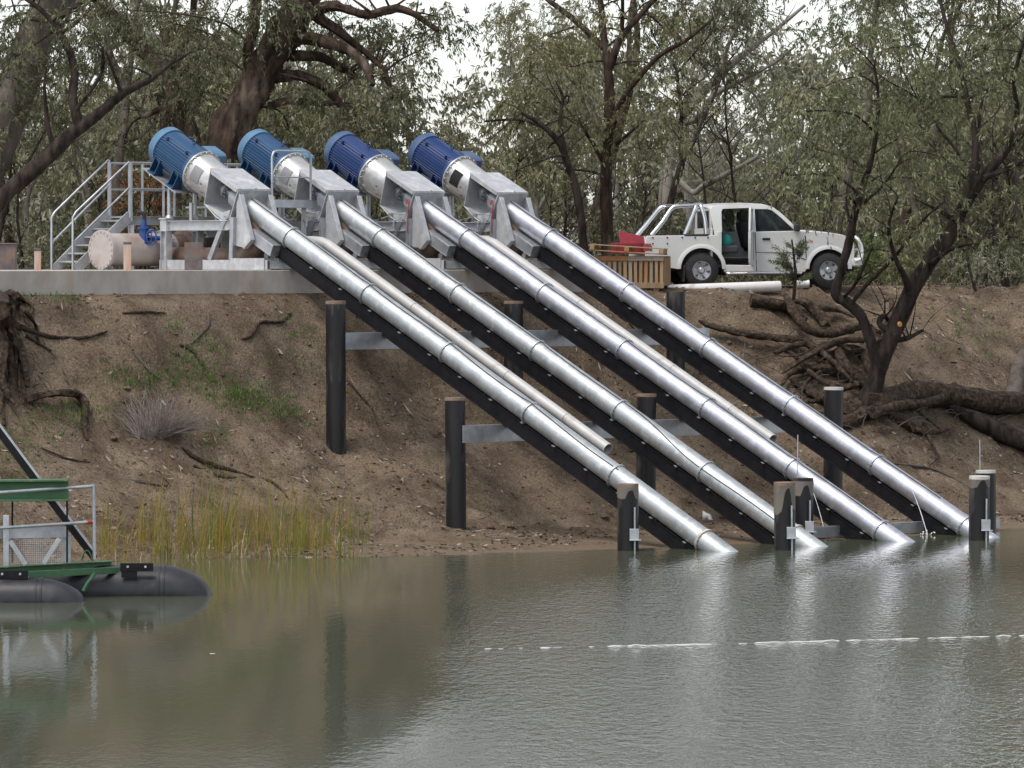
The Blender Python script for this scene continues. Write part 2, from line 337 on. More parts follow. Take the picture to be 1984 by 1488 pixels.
# ================================================================ pumps
def pump(k, name_label, blue, cowl, pipe_m, window):
    root = empty('pump_unit', UV(0, k * SPC, ZA), name_label, 'pump', 'inclined pumps in a row on the bank', rz=-PSI)
    ax = AX(1, 0, 0) - AX(0, 0, 0); up = AX(0, 0, 1); rt = Vector((0, 1, 0))
    # motor: finned body
    mb = MB(); n = 176; rs = []
    for t in (-4.30, -3.19):
        ring = []
        for i in range(n):
            q = 2 * math.pi * i / n; r = .392
            top = math.sin(q) > .80
            if not top: r += .026 if i % 4 in (1, 2) else 0
            else: r += .012
            ring.append(AX(t, r * math.cos(q), r * math.sin(q)))
        rs.append(ring)
    mb.rings(rs)
    mb.lathe(AX(-3.27, 0, 0), ax, [(0, .395), (.01, .43), (.10, .43), (.105, .40)], 48)
    motor = mb.build('motor', blue, root, ang=25)
    mb = MB(); mb.lathe(AX(-4.52, 0, 0), ax, [(0, .20), (.012, .33), (.045, .395), (.09, .425), (.26, .432), (.265, .415)], 48)
    mb.build('fan_cowl', cowl, motor)
    mb = MB()                                                   # terminal box on the far side
    mb.prism([AX(-3.70, .28, .10), AX(-3.22, .28, .10), AX(-3.22, .28, .32), AX(-3.28, .28, .36), AX(-3.64, .28, .36), AX(-3.70, .28, .32)], rt * .34)
    mb.build('terminal_box', cowl, motor, bevel=.015)
    for t in (-4.1, -3.42):
        for v in (.30, -.30): mb = MB(); mb.cyl(AX(t, v, .27), AX(t, v, .345), .03, .03, 10); mb.build('lug', blue, motor)
    mb = MB()
    ring = [AX(-3.62, .0, .46) + (ax * math.cos(q) + up * math.sin(q)) * .045 for q in (2 * math.pi * i / 14 for i in range(15))]
    mb.tube(ring, .014, 6); mb.cyl(AX(-3.62, 0, .39), AX(-3.62, 0, .43), .03, .02, 10)
    mb.build('lifting_eye', blue, motor)
    for t in (-4.12, -3.46):
        for sv in (-1, 1):
            mb = MB()
            mb.box(AX(t, sv * .33, -.475), (.22, .26, .035), Matrix.Rotation(TH, 3, 'Y'))
            for q in (-.09, .09): mb.prism([AX(t + q, sv * .22, -.46), AX(t + q, sv * .44, -.46), AX(t + q, sv * .385, -.14), AX(t + q, sv * .30, -.2)], ax * .016)
            mb.build('motor_foot', blue, motor)
    # bell housing with big flange
    mb = MB(); mb.lathe(AX(-3.16, 0, 0), ax, [(0, .45), (.0, .462), (.035, .462), (.037, .42), (.10, .405), (.16, .40), (.72, .375), (.75, .33)], 56)
    for i in range(20):
        q = 2 * math.pi * i / 20 + .1; p = AX(-3.125, .44 * math.cos(q), .44 * math.sin(q)); mb.cyl(p, p + ax * .035, .014, None, 6)
    bell = mb.build('bell_housing', M['bell'], root)
    if window:
        mb = MB(); r = .406; rs = []
        for t in (-2.99, -2.72):
            rs.append([AX(t, -(r + .004 - (t + 2.99) * .045) * math.cos(q), (r + .004 - (t + 2.99) * .045) * math.sin(q)) for q in [R(a) for a in range(-14, 38, 4)]])
        mb.rings(rs, cap=False, closed=False); mb.build('inspection_window', window, bell)
    for t, q0 in ((-2.66, -4), (-2.72, -20), (-2.62, -34)):
        mb = MB(); p = AX(t, -.377 * math.cos(R(q0)), .377 * math.sin(R(q0))); mb.box(p, (.10, .012, .05 if q0 == -4 else .03), Matrix.Rotation(TH, 3, 'Y')); mb.build('slot', M['void'], bell)
    # coupling guard: top, back and front plates, sloping floor, sides open
    mb = MB(); hw = .436; th = .018
    mb.prism([AX(-2.47, -hw, .38), AX(-1.47, -hw, .38), AX(-1.47, -hw, .395), AX(-2.47, -hw, .395)], rt * 2 * hw)
    mb.prism([AX(-2.44, -hw + .004, .378), AX(-2.44 + th, -hw + .004, .378), AX(-2.32 + th, -hw + .004, -.34), AX(-2.32, -hw + .004, -.34)], rt * (2 * hw - .008))
    mb.prism([AX(-2.32, -hw + .004, -.342), AX(-1.90, -hw + .004, -.42), AX(-1.52, -hw + .004, -.42), AX(-1.52, -hw + .004, -.402), AX(-1.90, -hw + .004, -.402), AX(-2.31, -hw + .004, -.325)], rt * (2 * hw - .008))
    for sv in (-1, 1):                                          # turned-down edges of the lid and the diagonal lower web
        mb.prism([AX(-2.42, sv * (hw - .006) - .004, .379), AX(-1.49, sv * (hw - .006) - .004, .379), AX(-1.49, sv * (hw - .006) - .004, .30), AX(-2.38, sv * (hw - .006) - .004, .30)], rt * .009)
        mb.prism([AX(-2.31, sv * (hw - .02) - .004, -.34), AX(-1.52, sv * (hw - .02) - .004, -.41), AX(-1.52, sv * (hw - .02) - .004, -.1), AX(-1.72, sv * (hw - .02) - .004, -.25)], rt * .009)
    mb.box(AX(-1.53, .05, .40), (.10, .05, .02), Matrix.Rotation(TH, 3, 'Y'))
    guard = mb.build('coupling_guard', M['galv_paint'], root, bevel=.004)
    mb = MB(); mb.lathe(AX(-2.45, 0, 0), ax, [(0, .11), (.2, .11), (.2, .17), (.27, .17), (.27, .08), (.45, .08), (.45, .15), (.53, .15), (.53, .20), (.9, .20)], 24)
    for i in range(10):
        q = 2 * math.pi * i / 10; mb.cyl(AX(-2.26, .14 * math.cos(q), .14 * math.sin(q)), AX(-2.12, .14 * math.cos(q), .14 * math.sin(q)), .012, None, 6)
    mb.build('shaft_coupling', M['galv'], guard)
    # front plate, gussets and stub bracket
    mb = MB()
    mb.prism([AX(-1.47, -hw, .379), AX(-1.47, hw, .379), AX(-1.47, hw - .02, -.52), AX(-1.47, -hw + .02, -.52)], ax * .02)
    mb.build('front_plate', M['galv_paint'], root, bevel=.003)
    for sv in (-1, 1):
        mb = MB(); y = sv * (hw - .05)
        mb.prism([AX(-1.449, y - .008, .30), AX(-1.38, y - .008, .30), AX(-.68, y - .008, -.38), AX(-.80, y - .008, -.61), AX(-1.08, y - .008, -.69), AX(-1.43, y - .008, .1)], rt * .016)
        o = rt * .06
        mb.prism([AX(-1.385, y, .305) - o, AX(-.675, y, -.375) - o, AX(-.66, y, -.36) - o, AX(-1.37, y, .32) - o], rt * .12)
        mb.prism([AX(-.675, y, -.377) - o, AX(-.795, y, -.613) - o, AX(-.78, y, -.621) - o, AX(-.66, y, -.385) - o], rt * .12)
        mb.build('gusset', M['galv_paint'], root, bevel=.003)
    mb = MB(); mb.channel(AX(-.9, 0, -.345), AX(-.12, 0, -.345), .62, .24, .014, up=up, side=-1)
    mb.box(AX(-.13, 0, -.345), (.02, .60, .22), Matrix.Rotation(TH, 3, 'Y'))
    mb.build('beam_bracket', M['galv'], root, bevel=.003)
    # column pipe with flange rings and cable
    TE = 5 * 2.592 + 2.5
    mb = MB(); prof = [(0, .20)]
    mb.lathe(AX(-1.45, 0, 0), ax, [(0, .207), (TE + 1.45, .207)], 40)
    pipe = mb.build('column_pipe', pipe_m, root)
    for i in range(6):
        t = i * 2.592; mb = MB()
        mb.lathe(AX(t - .02, 0, 0), ax, [(0, .206), (0, .236), (.018, .238), (.0195, .233), (.0205, .233), (.022, .238), (.04, .236), (.04, .206)], 40)
        for j in range(16):
            q = 2 * math.pi * (j + .5) / 16; p = AX(t - .037, .222 * math.cos(q), .222 * math.sin(q)); mb.cyl(p, p + ax * .075, .0062, None, 6)
        mb.build('flange_ring', pipe_m if i < 5 or k > 1 else M['rusty_pipe'], pipe)
    mb = MB(); pts = []
    nseg = [4, 5, 5, 5][k]
    for i in range(nseg * 12 + 1):
        t = -1.4 + i * (nseg * 2.592 - (.9 if k == 3 else 0) + (1.3 if k == 1 else 1.5)) / (nseg * 12)
        a = 76 + 4 * math.sin(t * 1.7) + [0, 0, 0, 0][k]
        if k == 0 and t > 3: a -= 14 * sstep(5, 10, t) + 8 * abs(math.sin(t * 1.21))
        if k == 1 and 7.6 < t < 10.4: a -= 46 * sstep(8.0, 10.3, t)
        if k == 1 and t >= 10.4: a -= 46
        r = .207 + .012 + (.026 if abs((t / 2.592) - round(t / 2.592)) < .03 else 0)
        pts.append(AX(t, -r * math.cos(R(a)), r * math.sin(R(a))))
    mb.tube(pts, .0085, 6); mb.build('cable', M['cable'], pipe)
    # carrier beam below the pipe
    mb = MB(); mb.ibeam(AX(-.1, 0, -.345), AX(TE, 0, -.345), .26, .28, .022, .016, up=up)
    for sv in (-1, 1): mb.box(AX((TE - .1) / 2, sv * .105, -.345), (TE + .09, .012, .232), Matrix.Rotation(TH, 3, 'Y'))
    beam = mb.build('carrier_beam', M['black_steel'], root, bevel=.002)
    for i in range(1, 15):
        t = i * 1.296 * .75; mb = MB()
        mb.box(AX(t, -.155, -.20), (.07, .05, .012), Matrix.Rotation(TH, 3, 'Y')); mb.build('clamp_bolt', M['galv'], beam)
    for i in range(1, 6):
        t = i * 2.592 - 1.2; mb = MB()
        mb.prism([AX(t, -.14, -.2045), AX(t, .14, -.2045), AX(t, .12, -.11), AX(t, -.12, -.11)], ax * .03); mb.build('pipe_saddle', M['black_steel'], beam)
    # support frame on the slab
    def P(u, v, z): return Vector((u, v, z - ZA))
    for sv in (-1, 1):
        v = sv * .42
        fr = MB()
        fr.channel(P(-3.62, v, 5.235), P(-.2, v, 5.235), .1, .20, .012, side=-1)
        fr.build('base_rail', M['galv_paint'], root, bevel=.002)
        fr = MB(); fr.ibeam(P(-3.46, v, 5.135), P(-3.46, v, 5.92), .16, .19, .012, .01, up=(1, 0, 0))
        fr.box(P(-3.46, v, 6.04), (.2, .16, .24)); fr.box(P(-3.46, v, 6.18), (.24, .2, .03))
        fr.build('column', M['galv_paint'], root, bevel=.002)
        fr = MB(); fr.ibeam(P(-3.36, v, 6.035), P(-1.42, v, 6.035), .12, .2, .014, .01)
        fr.build('top_rail', M['galv_paint'], root, bevel=.002)
        fr = MB(); fr.channel(P(-2.05, v, 5.34), P(-1.54, v, 6.2), .075, .11, .012, up=(1, 0, 0)); fr.build('brace', M['galv'], root)
        fr = MB(); fr.channel(P(-1.34, v, 5.34), P(-1.30, v, 6.2), .11, .11, .012, up=(1, 0, 0)); fr.build('leg', M['galv'], root)
        fr = MB(); fr.cyl(P(-3.46, v * .8, 6.195), P(-3.46, v * .8, 6.80), .045, None, 14); fr.cyl(P(-3.46, v * .8, 6.195), P(-3.46, v * .8, 6.25), .085, .06, 14); fr.build('jack_screw', M['galv'], root)
        fr = MB(); fr.cyl(P(-2.75, v * .8, 6.14), P(-2.75, v * .8, 6.50), .045, None, 14); fr.build('jack_screw', M['galv'], root)
    for c_, s_ in ((P(-.85, 0, 5.26), (.10, .72, .22)), (P(-.3, 0, 5.235), (.12, .72, .16)), (P(-3.46, 0, 5.235), (.1, .72, .2)), (P(-.80, -.485, 5.25), (1.05, .02, .235))):
        fr = MB(); fr.box(c_, s_); fr.build('base_plate', M['galv_paint'], root, bevel=.002)
    mb = MB(); mb.prism([AX(-4.40, -.47, -.515), AX(-3.20, -.47, -.515), AX(-3.20, -.47, -.496), AX(-4.40, -.47, -.496)], rt * .94)
    mb.build('motor_plate', M['galv'], root, bevel=.002)
    # discharge elbow down to the manifold behind
    mb = MB(); mb.tube(smooth_path([AX(-1.2, .0, -.1), P(-1.0, 0, 5.75), P(-1.35, 0, 5.42), P(-2.4, 0, 5.40), P(-3.8, 0, 5.42)], 6), .19, 18); mb.build('discharge_pipe', M['brown_pipe'], root)
    if k > 0:
        mb = MB(); mb.cyl(P(-1.62, -.60, 6.12), P(-1.62, -.60, 6.16), .07, None, 12); mb.cyl(P(-1.62, -.60, 6.02), P(-1.62, -.60, 6.12), .04, None, 10)
        mb.tube(smooth_path([P(-2.0, -.6, 6.2), P(-1.8, -.6, 6.24), P(-1.6, -.6, 6.3), P(-1.2, -.6, 6.28)], 4), .012, 6); mb.box(P(-1.7, -.6, 6.28), (.09, .06, .07))
        mb.build('air_valve', M['galv'], root)
    if k > 1:
        mb = MB(); mb.tube(smooth_path([P(-1.32, -.5, 6.5), P(-1.28, -.5, 6.6), P(-1.24, -.5, 6.5), P(-1.27, -.5, 6.3), P(-1.29, -.5, 5.9)], 5), .011, 6); mb.build('hose', M['red'], root)
    return root
def rusty(name):
    return mat(name, (.42, .36, .27), (.62, .60, .55), .55, .3, 4, 6, .002, 10, c3=(.28, .14, .06), c3scale=3, c3lo=.5, c3hi=.7)
M['rusty_pipe'] = rusty('rust_stained_pipe')
M['brown_pipe'] = mat('rusty_brown_pipe', (.16, .10, .075), (.26, .18, .14), .6, .1, 4, 6, .001, 12)
M['grey_mesh'] = mat('grey_perforated_screen', (.20, .20, .21), (.26, .26, .27), .6, .2, 30)
pump(0, 'pump with teal blue motor nearest the stairs, its pipe stained rusty at the water', M['blue_a'], M['cowl_a'], M['galv_pipe_dull'], M['grey_mesh'])
pump(1, 'pump with teal blue motor seen behind the small looped guard rail', M['blue_a'], M['cowl_a'], M['galv_pipe_dull'], M['grey_mesh'])
pump(2, 'pump with royal blue motor and plain bell housing without a black window', M['blue_b'], M['cowl_b'], M['galv_pipe_new'], None)
pump(3, 'pump with royal blue motor and black window in its bell, closest to the ute', M['blue_b'], M['cowl_b'], M['galv_pipe_new'], M['void'])

# ================================================================ piles, cross beams, drain pipes
M['pile'] = mat('tarred_black_pile', (.007, .007, .008), (.018, .016, .018), .45, 0, 2.2, 7, .004, 9, stretch=(1, 1, .25), c3=(.13, .12, .115), c3scale=3.4, c3lo=.53, c3hi=.74, rvar=.12, spec=.4)
M['pile_rust'] = mat('rust_topped_steel', (.17, .11, .075), (.26, .20, .16), .75, 0, 5, 7, .002, 14, c3=(.32, .12, .05), c3scale=4)
M['pile_pale'] = mat('chalk_white_cap', (.48, .46, .42), (.62, .60, .56), .8, 0, 6)
M['patch'] = mat('unpainted_pile_steel', (.12, .10, .09), (.20, .175, .155), .6, .1, 3, 6, .002, 10, stretch=(1, 1, .3))
PR = .195
def pile(u, v, ztop, label, cap, bare=0.0, bracket=False, rod=0.0, dx=0.0):
    zb = min(ground_z(u, v), .3) - 1.2
    root = empty('steel_pile', UV(u, v, zb), label, 'pile', 'black steel piles carrying the pump pipes'); root.rotation_euler = (R(.8) * math.sin(u * 3.1 + v), R(.6) * math.cos(u * 2.3 - v * 1.7), 0)
    H = ztop - zb; n = 28
    mb = MB(); mb.lathe((0, 0, 0), (0, 0, 1), [(0, PR), (H - (.06 if cap else 0), PR)], n)
    sh = mb.build('shaft', M['pile'], root)
    if cap: mb = MB(); mb.lathe((0, 0, H - .0595), (0, 0, 1), [(0, PR + .003), (.06, PR + .003)], n); mb.build('pile_top', cap, root)
    if bare:                                                    # unpainted band with a ragged, tongue-shaped lower edge
        mb = MB(); rows = [[], []]; n2 = 96
        for i in range(n2 + 1):
            q = 2 * math.pi * i / n2; d = Vector((math.cos(q), math.sin(q), 0)) * (PR + .003)
            lo = bare * (.95 + .10 * math.sin(2 * q + u) + .03 * math.sin(7 * q)) - bare * .78 * math.exp(-(abs(q - math.pi * 1.57) / .42) ** 3.5)
            rows[0].append(d + Vector((0, 0, H - .06))); rows[1].append(d + Vector((0, 0, H - .06 - lo)))
        mb.rings(rows, cap=False, closed=False); mb.build('bare_band', M['patch'], root)
    if bracket:
        mb = MB(); c = Vector((.11, -PR - .03, H - 1.02 + .1)); mb.box(c, (.17, .05, .21)); mb.box(c + Vector((.02, -.03, -.10)), (.22, .09, .02))
        mb.build('bracket_box', M['galv'], root, bevel=.004)
        mb = MB(); mb.cyl(Vector((.12, -PR - .02, .4)), Vector((.12, -PR - .02, H - .42)), .017, None, 8); mb.build('guide_rod', M['galv'], root)
    if rod: mb = MB(); mb.cyl((-PR * .55, .05, H), (-PR * .55, .05, H + rod), .010, None, 6); mb.build('marker_rod', M['galv'], root)
    return root
def pl(px, py, v, lab, **kw):
    u = U_at(px, v); pile(u, v, Z_at(py, u, v), lab, **kw); return u
pl(652, 583, -1.15, 'rust topped black pile standing in the upper bank left of the nearest pipe', cap=M['pile_rust'])
pl(995, 583, 3.98, 'rusty topped pile high between the second and third pipes', cap=M['pile_rust'])
pl(1310, 565, 8.95, 'all black pile beside the end of the white pipe on the ground', cap=None)
pl(885, 770, -1.15, 'tall pale rimmed pile standing alone on the mud left of the nearest pipe', cap=M['pile_rust'])
pl(1250, 763, 3.98, 'dark pile emerging between the second and third pipes halfway down', cap=M['pile_rust'])
pl(1612, 750, 8.95, 'black pile with chalky white top below the leaning tree', cap=M['pile_pale'])
pl(1217, 937, -1.15, 'pile in the water before the nearest pipe, galvanised box on its side', cap=M['pile_rust'], bare=.22, bracket=True)
pl(1555, 926, 3.75, 'pile with thin upright rod, in front of the third pipe behind another pile', cap=None, bare=.30, bracket=True, rod=.82)
pl(1912, 911, 8.7, 'white topped pile with a thin rod at the far end of the row', cap=M['pile_pale'], rod=.6)
def wp(px, py, u, v, lab, **kw): pile(u, v, Z_at(py, u, v), lab, **kw)
u_ = 12.75; wp(1522, 934, u_, V_at(1522, u_), 'brown banded pile in the water across the end of the second pipe', cap=M['pile_rust'], bare=.5, bracket=True)
u_ = 12.95; wp(1895, 922, u_, V_at(1895, u_), 'dark pile with pale rim in the water across the end of the farthest pipe', cap=M['pile_pale'], bare=.16, bracket=True)
def cross(px0, py0, v0, v1, lab):
    u = U_at(px0, v0); z = Z_at(py0, u, v0)
    mb = MB(); mb.channel(UV(u + .1, v0, z), UV(u + .1, v1, z), .14, .33, .014, side=-1)
    tag(mb.build('cross_beam', M['galv'], bevel=.002), lab, 'beam', 'galvanised beams across the piles')
cross(652, 661, -1.15, 9.0, 'highest galvanised cross beam, running behind the pipes near the bank top')
cross(885, 841, -1.15, 9.0, 'galvanised cross beam halfway down, behind the open ends of the drain pipes')
u_ = U_at(1555, 3.75); mb = MB(); mb.channel(UV(u_ + .05, 3.2, .14), UV(u_ + .05, 9.25, .14), .14, .2, .014, side=-1)
tag(mb.build('cross_beam', M['galv'], bevel=.002), 'lowest galvanised cross beam, lying at the water surface under two pipes', 'beam', 'galvanised beams across the piles')

def drain(pxa, pya, pxb, pyb, v, lab):
    ua, ub = U_at(pxa, v), U_at(pxb, v); a = UV(ua, v, Z_at(pya, ua, v)); b = UV(ub, v, Z_at(pyb, ub, v)); d = (b - a).normalized(); L = (b - a).length
    root = empty('drain_pipe', b, lab, 'pipe', 'beige drain pipes between the pump pipes'); a = a - b; r = .112
    mb = MB(); hz = Vector((d.x, d.y, 0)).normalized()
    path = [a - hz * 1.1 + Vector((0, 0, .02)), a - hz * .5 + Vector((0, 0, .02))] + [a - hz * (.35 * (1 - s)) + Vector((0, 0, .02 * (1 - s))) for s in (0, .4, .7)] + [a + d * .12, a + d * .3] + [a + d * (L * s) for s in (.25, .5, .75, 1)]
    mb.tube(path, r, 26, cap=False); n = 26
    x = d.orthogonal().normalized(); y = d.cross(x); O = Vector((0, 0, 0))
    rg = lambda t, q: [O + d * t + (x * math.cos(2 * math.pi * i / n) + y * math.sin(2 * math.pi * i / n)) * q for i in range(n)]
    mb.rings([rg(0, r), rg(.001, r - .012), rg(-.5, r - .012)], cap=False)
    sh = mb.build('pipe_shell', M['beige_pipe'], root)
    mb = MB(); mb.rings([rg(-.16, r - .013), rg(-.161, .001)], cap=False); mb.build('dark_inside', M['void'], root)
    for s in (.33, .66, .86):
        mb = MB(); p = a + d * (L * s); mb.lathe(p - d * .012, d, [(0, r - .01), (0, r + .009), (.024, r + .009), (.024, r - .01)], 26); mb.build('joint_collar', M['beige_pipe'], root)
drain(628, 470, 1178, 870, V_at(1178, U_at(1178, .62)), 'beige drain pipe with open end, lying right beside the nearest pump pipe')
drain(950, 468, 1497, 852, SPC * 2 + .62, 'beige drain pipe with open end, beside the third pump pipe')
# ================================================================ trees
def leaf_mat(name, cols, trans=.25, rough=.5):
    m = bpy.data.materials.new(name); m.use_nodes = True; t = m.node_tree; b = t.nodes['Principled BSDF']; N = t.nodes.new; Lk = t.links.new
    at = N('ShaderNodeAttribute'); at.attribute_name = 'tint'
    r = N('ShaderNodeValToRGB'); e = r.color_ramp.elements
    e[0].position = 0; e[0].color = cols[0] + (1,); e[1].position = 1; e[1].color = cols[-1] + (1,)
    for i, c in enumerate(cols[1:-1]): k = e.new((i + 1) / (len(cols) - 1)); k.color = c + (1,)
    oi = N('ShaderNodeObjectInfo'); ad = N('ShaderNodeMath'); ad.operation = 'MULTIPLY_ADD'; Lk(oi.outputs['Random'], ad.inputs[0]); ad.inputs[1].default_value = .24; 
    sb = N('ShaderNodeMath'); sb.operation = 'SUBTRACT'; Lk(at.outputs['Fac'], sb.inputs[0]); sb.inputs[1].default_value = .12; Lk(sb.outputs[0], ad.inputs[2])
    Lk(ad.outputs[0], r.inputs[0])
    Lk(r.outputs[0], b.inputs['Base Color']); b.inputs['Roughness'].default_value = rough; b.inputs['Specular IOR Level'].default_value = .35
    tr = N('ShaderNodeBsdfTranslucent'); Lk(r.outputs[0], tr.inputs[0]); mx = N('ShaderNodeMixShader'); mx.inputs[0].default_value = trans
    Lk(b.outputs[0], mx.inputs[1]); Lk(tr.outputs[0], mx.inputs[2]); Lk(mx.outputs[0], t.nodes['Material Output'].inputs[0])
    return m
L_DARK = leaf_mat('dark_olive_leaf', [(0.045, 0.05, 0.023), (0.089, 0.095, 0.046), (0.141, 0.143, 0.076), (0.229, 0.221, 0.127)])
L_GREY = leaf_mat('grey_green_leaf', [(0.077, 0.087, 0.04), (0.138, 0.15, 0.074), (0.213, 0.221, 0.115), (0.357, 0.342, 0.192)])
L_OLIVE = leaf_mat('olive_leaf', [(0.11, 0.104, 0.05), (0.166, 0.162, 0.079), (0.224, 0.216, 0.111), (0.315, 0.277, 0.152)])
L_PALE = leaf_mat('pale_leaf', [(0.145, 0.151, 0.102), (0.211, 0.22, 0.15), (0.279, 0.283, 0.195), (0.386, 0.361, 0.27)])
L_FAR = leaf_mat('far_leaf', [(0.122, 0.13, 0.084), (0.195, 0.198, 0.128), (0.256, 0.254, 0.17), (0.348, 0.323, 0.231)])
L_RUST = leaf_mat('rusty_leaf', [(.12, .05, .02), (.2, .08, .025), (.26, .12, .04), (.2, .11, .05)])
M['bark_brown'] = mat('red_brown_bark', (.018, .012, .009), (.072, .049, .038), .9, 0, 7, 9, .06, 9, stretch=(1, 1, .22), lo=.36, hi=.62, spec=.15, c3=(.16, .125, .10), c3scale=2.2, c3lo=.55, c3hi=.68)
M['bark_dark'] = mat('dark_bark', (.012, .009, .008), (.058, .044, .037), .9, 0, 7, 9, .04, 9, stretch=(1, 1, .3), spec=.15)
M['bark_pale'] = mat('pale_smooth_bark', (.16, .145, .125), (.30, .28, .25), .8, 0, 2.2, 7, .01, 9, stretch=(1, 1, .45), spec=.15, c3=(.09, .07, .055), c3scale=1.6)
M['bark_grey'] = mat('grey_brown_bark', (.060, .048, .040), (.13, .11, .095), .9, 0, 4, 8, .02, 10, stretch=(1, 1, .3), spec=.15)
M['root'] = mat('weathered_root_wood', (.022, .015, .011), (.080, .058, .043), .9, 0, 12, 9, .05, 14, stretch=(1, 1, 1), spec=.1, c3=(.12, .094, .074), c3scale=9, c3lo=.52, c3hi=.72)

def unit(a): return a / np.maximum(np.linalg.norm(a, axis=-1, keepdims=True), 1e-9)
def leaf_arrays(P, D, L, g, n=16, ll=.16, lw=.0175, droop=.75, fall=.95, spread=.52):
    N = len(P); s = g.random((N, n, 1)) ** .8; L = L[:, None, None]
    base = P[:, None, :] + D[:, None, :] * (s * L); base[..., 2] -= (s[..., 0] ** 2) * droop * L[..., 0]
    base += g.normal(0, .02, base.shape)
    d = D[:, None, :] * .45 + g.normal(0, spread, (N, n, 3)); d[..., 2] -= fall; d = unit(d)
    wv = unit(np.cross(d, g.normal(0, 1, (N, n, 3))))
    le = ll * (.65 + .7 * g.random((N, n, 1))); wi = lw * (.7 + .6 * g.random((N, n, 1)))
    curl = unit(np.cross(d, wv)) * le * (.12 * (g.random((N, n, 1)) - .5))
    a = base; b = base + d * le * .42 + wv * wi + curl; c = base + d * le; e = base + d * le * .42 - wv * wi + curl
    V = np.stack([a, b, c, e], 2).reshape(-1, 3)
    cl = np.sin(P[:, :1] * 2.3 + 1.3) * np.sin(P[:, 1:2] * 1.9 + .4) * np.sin(P[:, 2:3] * 2.7 + 2.1)
    tint = np.clip(.44 + .24 * cl + g.normal(0, .15, (N, 1)) + g.normal(0, .12, (N, n)), 0.02, .98).reshape(-1)
    return V, tint
def leaf_mesh(name, V, tint):
    nf = len(V) // 4; me = bpy.data.meshes.new(name)
    me.vertices.add(len(V)); me.vertices.foreach_set('co', V.astype(np.float32).ravel())
    me.loops.add(nf * 4); me.loops.foreach_set('vertex_index', np.arange(nf * 4, dtype=np.int32))
    me.polygons.add(nf); me.polygons.foreach_set('loop_start', np.arange(0, nf * 4, 4, dtype=np.int32))
    try: me.polygons.foreach_set('loop_total', np.full(nf, 4, dtype=np.int32))
    except Exception: pass
    at = me.attributes.new('tint', 'FLOAT', 'FACE'); at.data.foreach_set('value', tint.astype(np.float32))
    me.update(calc_edges=True); return me
def clump(g, C, rad, nsp, sub=.30):
    """spray roots gathered into sub-clumps inside an ellipsoid; returns positions, directions, sub-clump centres"""
    m = max(3, nsp // 13); q = unit(g.normal(0, 1, (m, 3))) * (g.random((m, 1)) ** .45); q[:, 2] = q[:, 2] * .9 + .1
    cs = np.array(C) + q * np.array(rad); idx = g.integers(0, m, nsp); s = sub * min(rad) + .05
    P = cs[idx] + g.normal(0, 1, (nsp, 3)) * np.array([s * 1.25, s * 1.25, s * .8])
    out = unit(P - np.array(C) + g.normal(0, .25, P.shape)); D = unit(out * .8 + g.normal(0, .55, P.shape) + np.array([0, 0, .15]))
    return P, D, cs
def wood_twig(mb, a, b, r0, r1, rng, n=4, sag=.12):
    a, b = Vector(a), Vector(b); L = (b - a).length
    off = Vector((rng.uniform(-1, 1), rng.uniform(-1, 1), rng.uniform(.1, 1))) * L * sag
    pts = [a, a.lerp(b, .35) + off, a.lerp(b, .7) + off * .8, b]; mb.tube(smooth_path(pts, 2), lerp_list([r0, r0 * .7 + r1 * .3, r0 * .35 + r1 * .65, r1], 2), n)

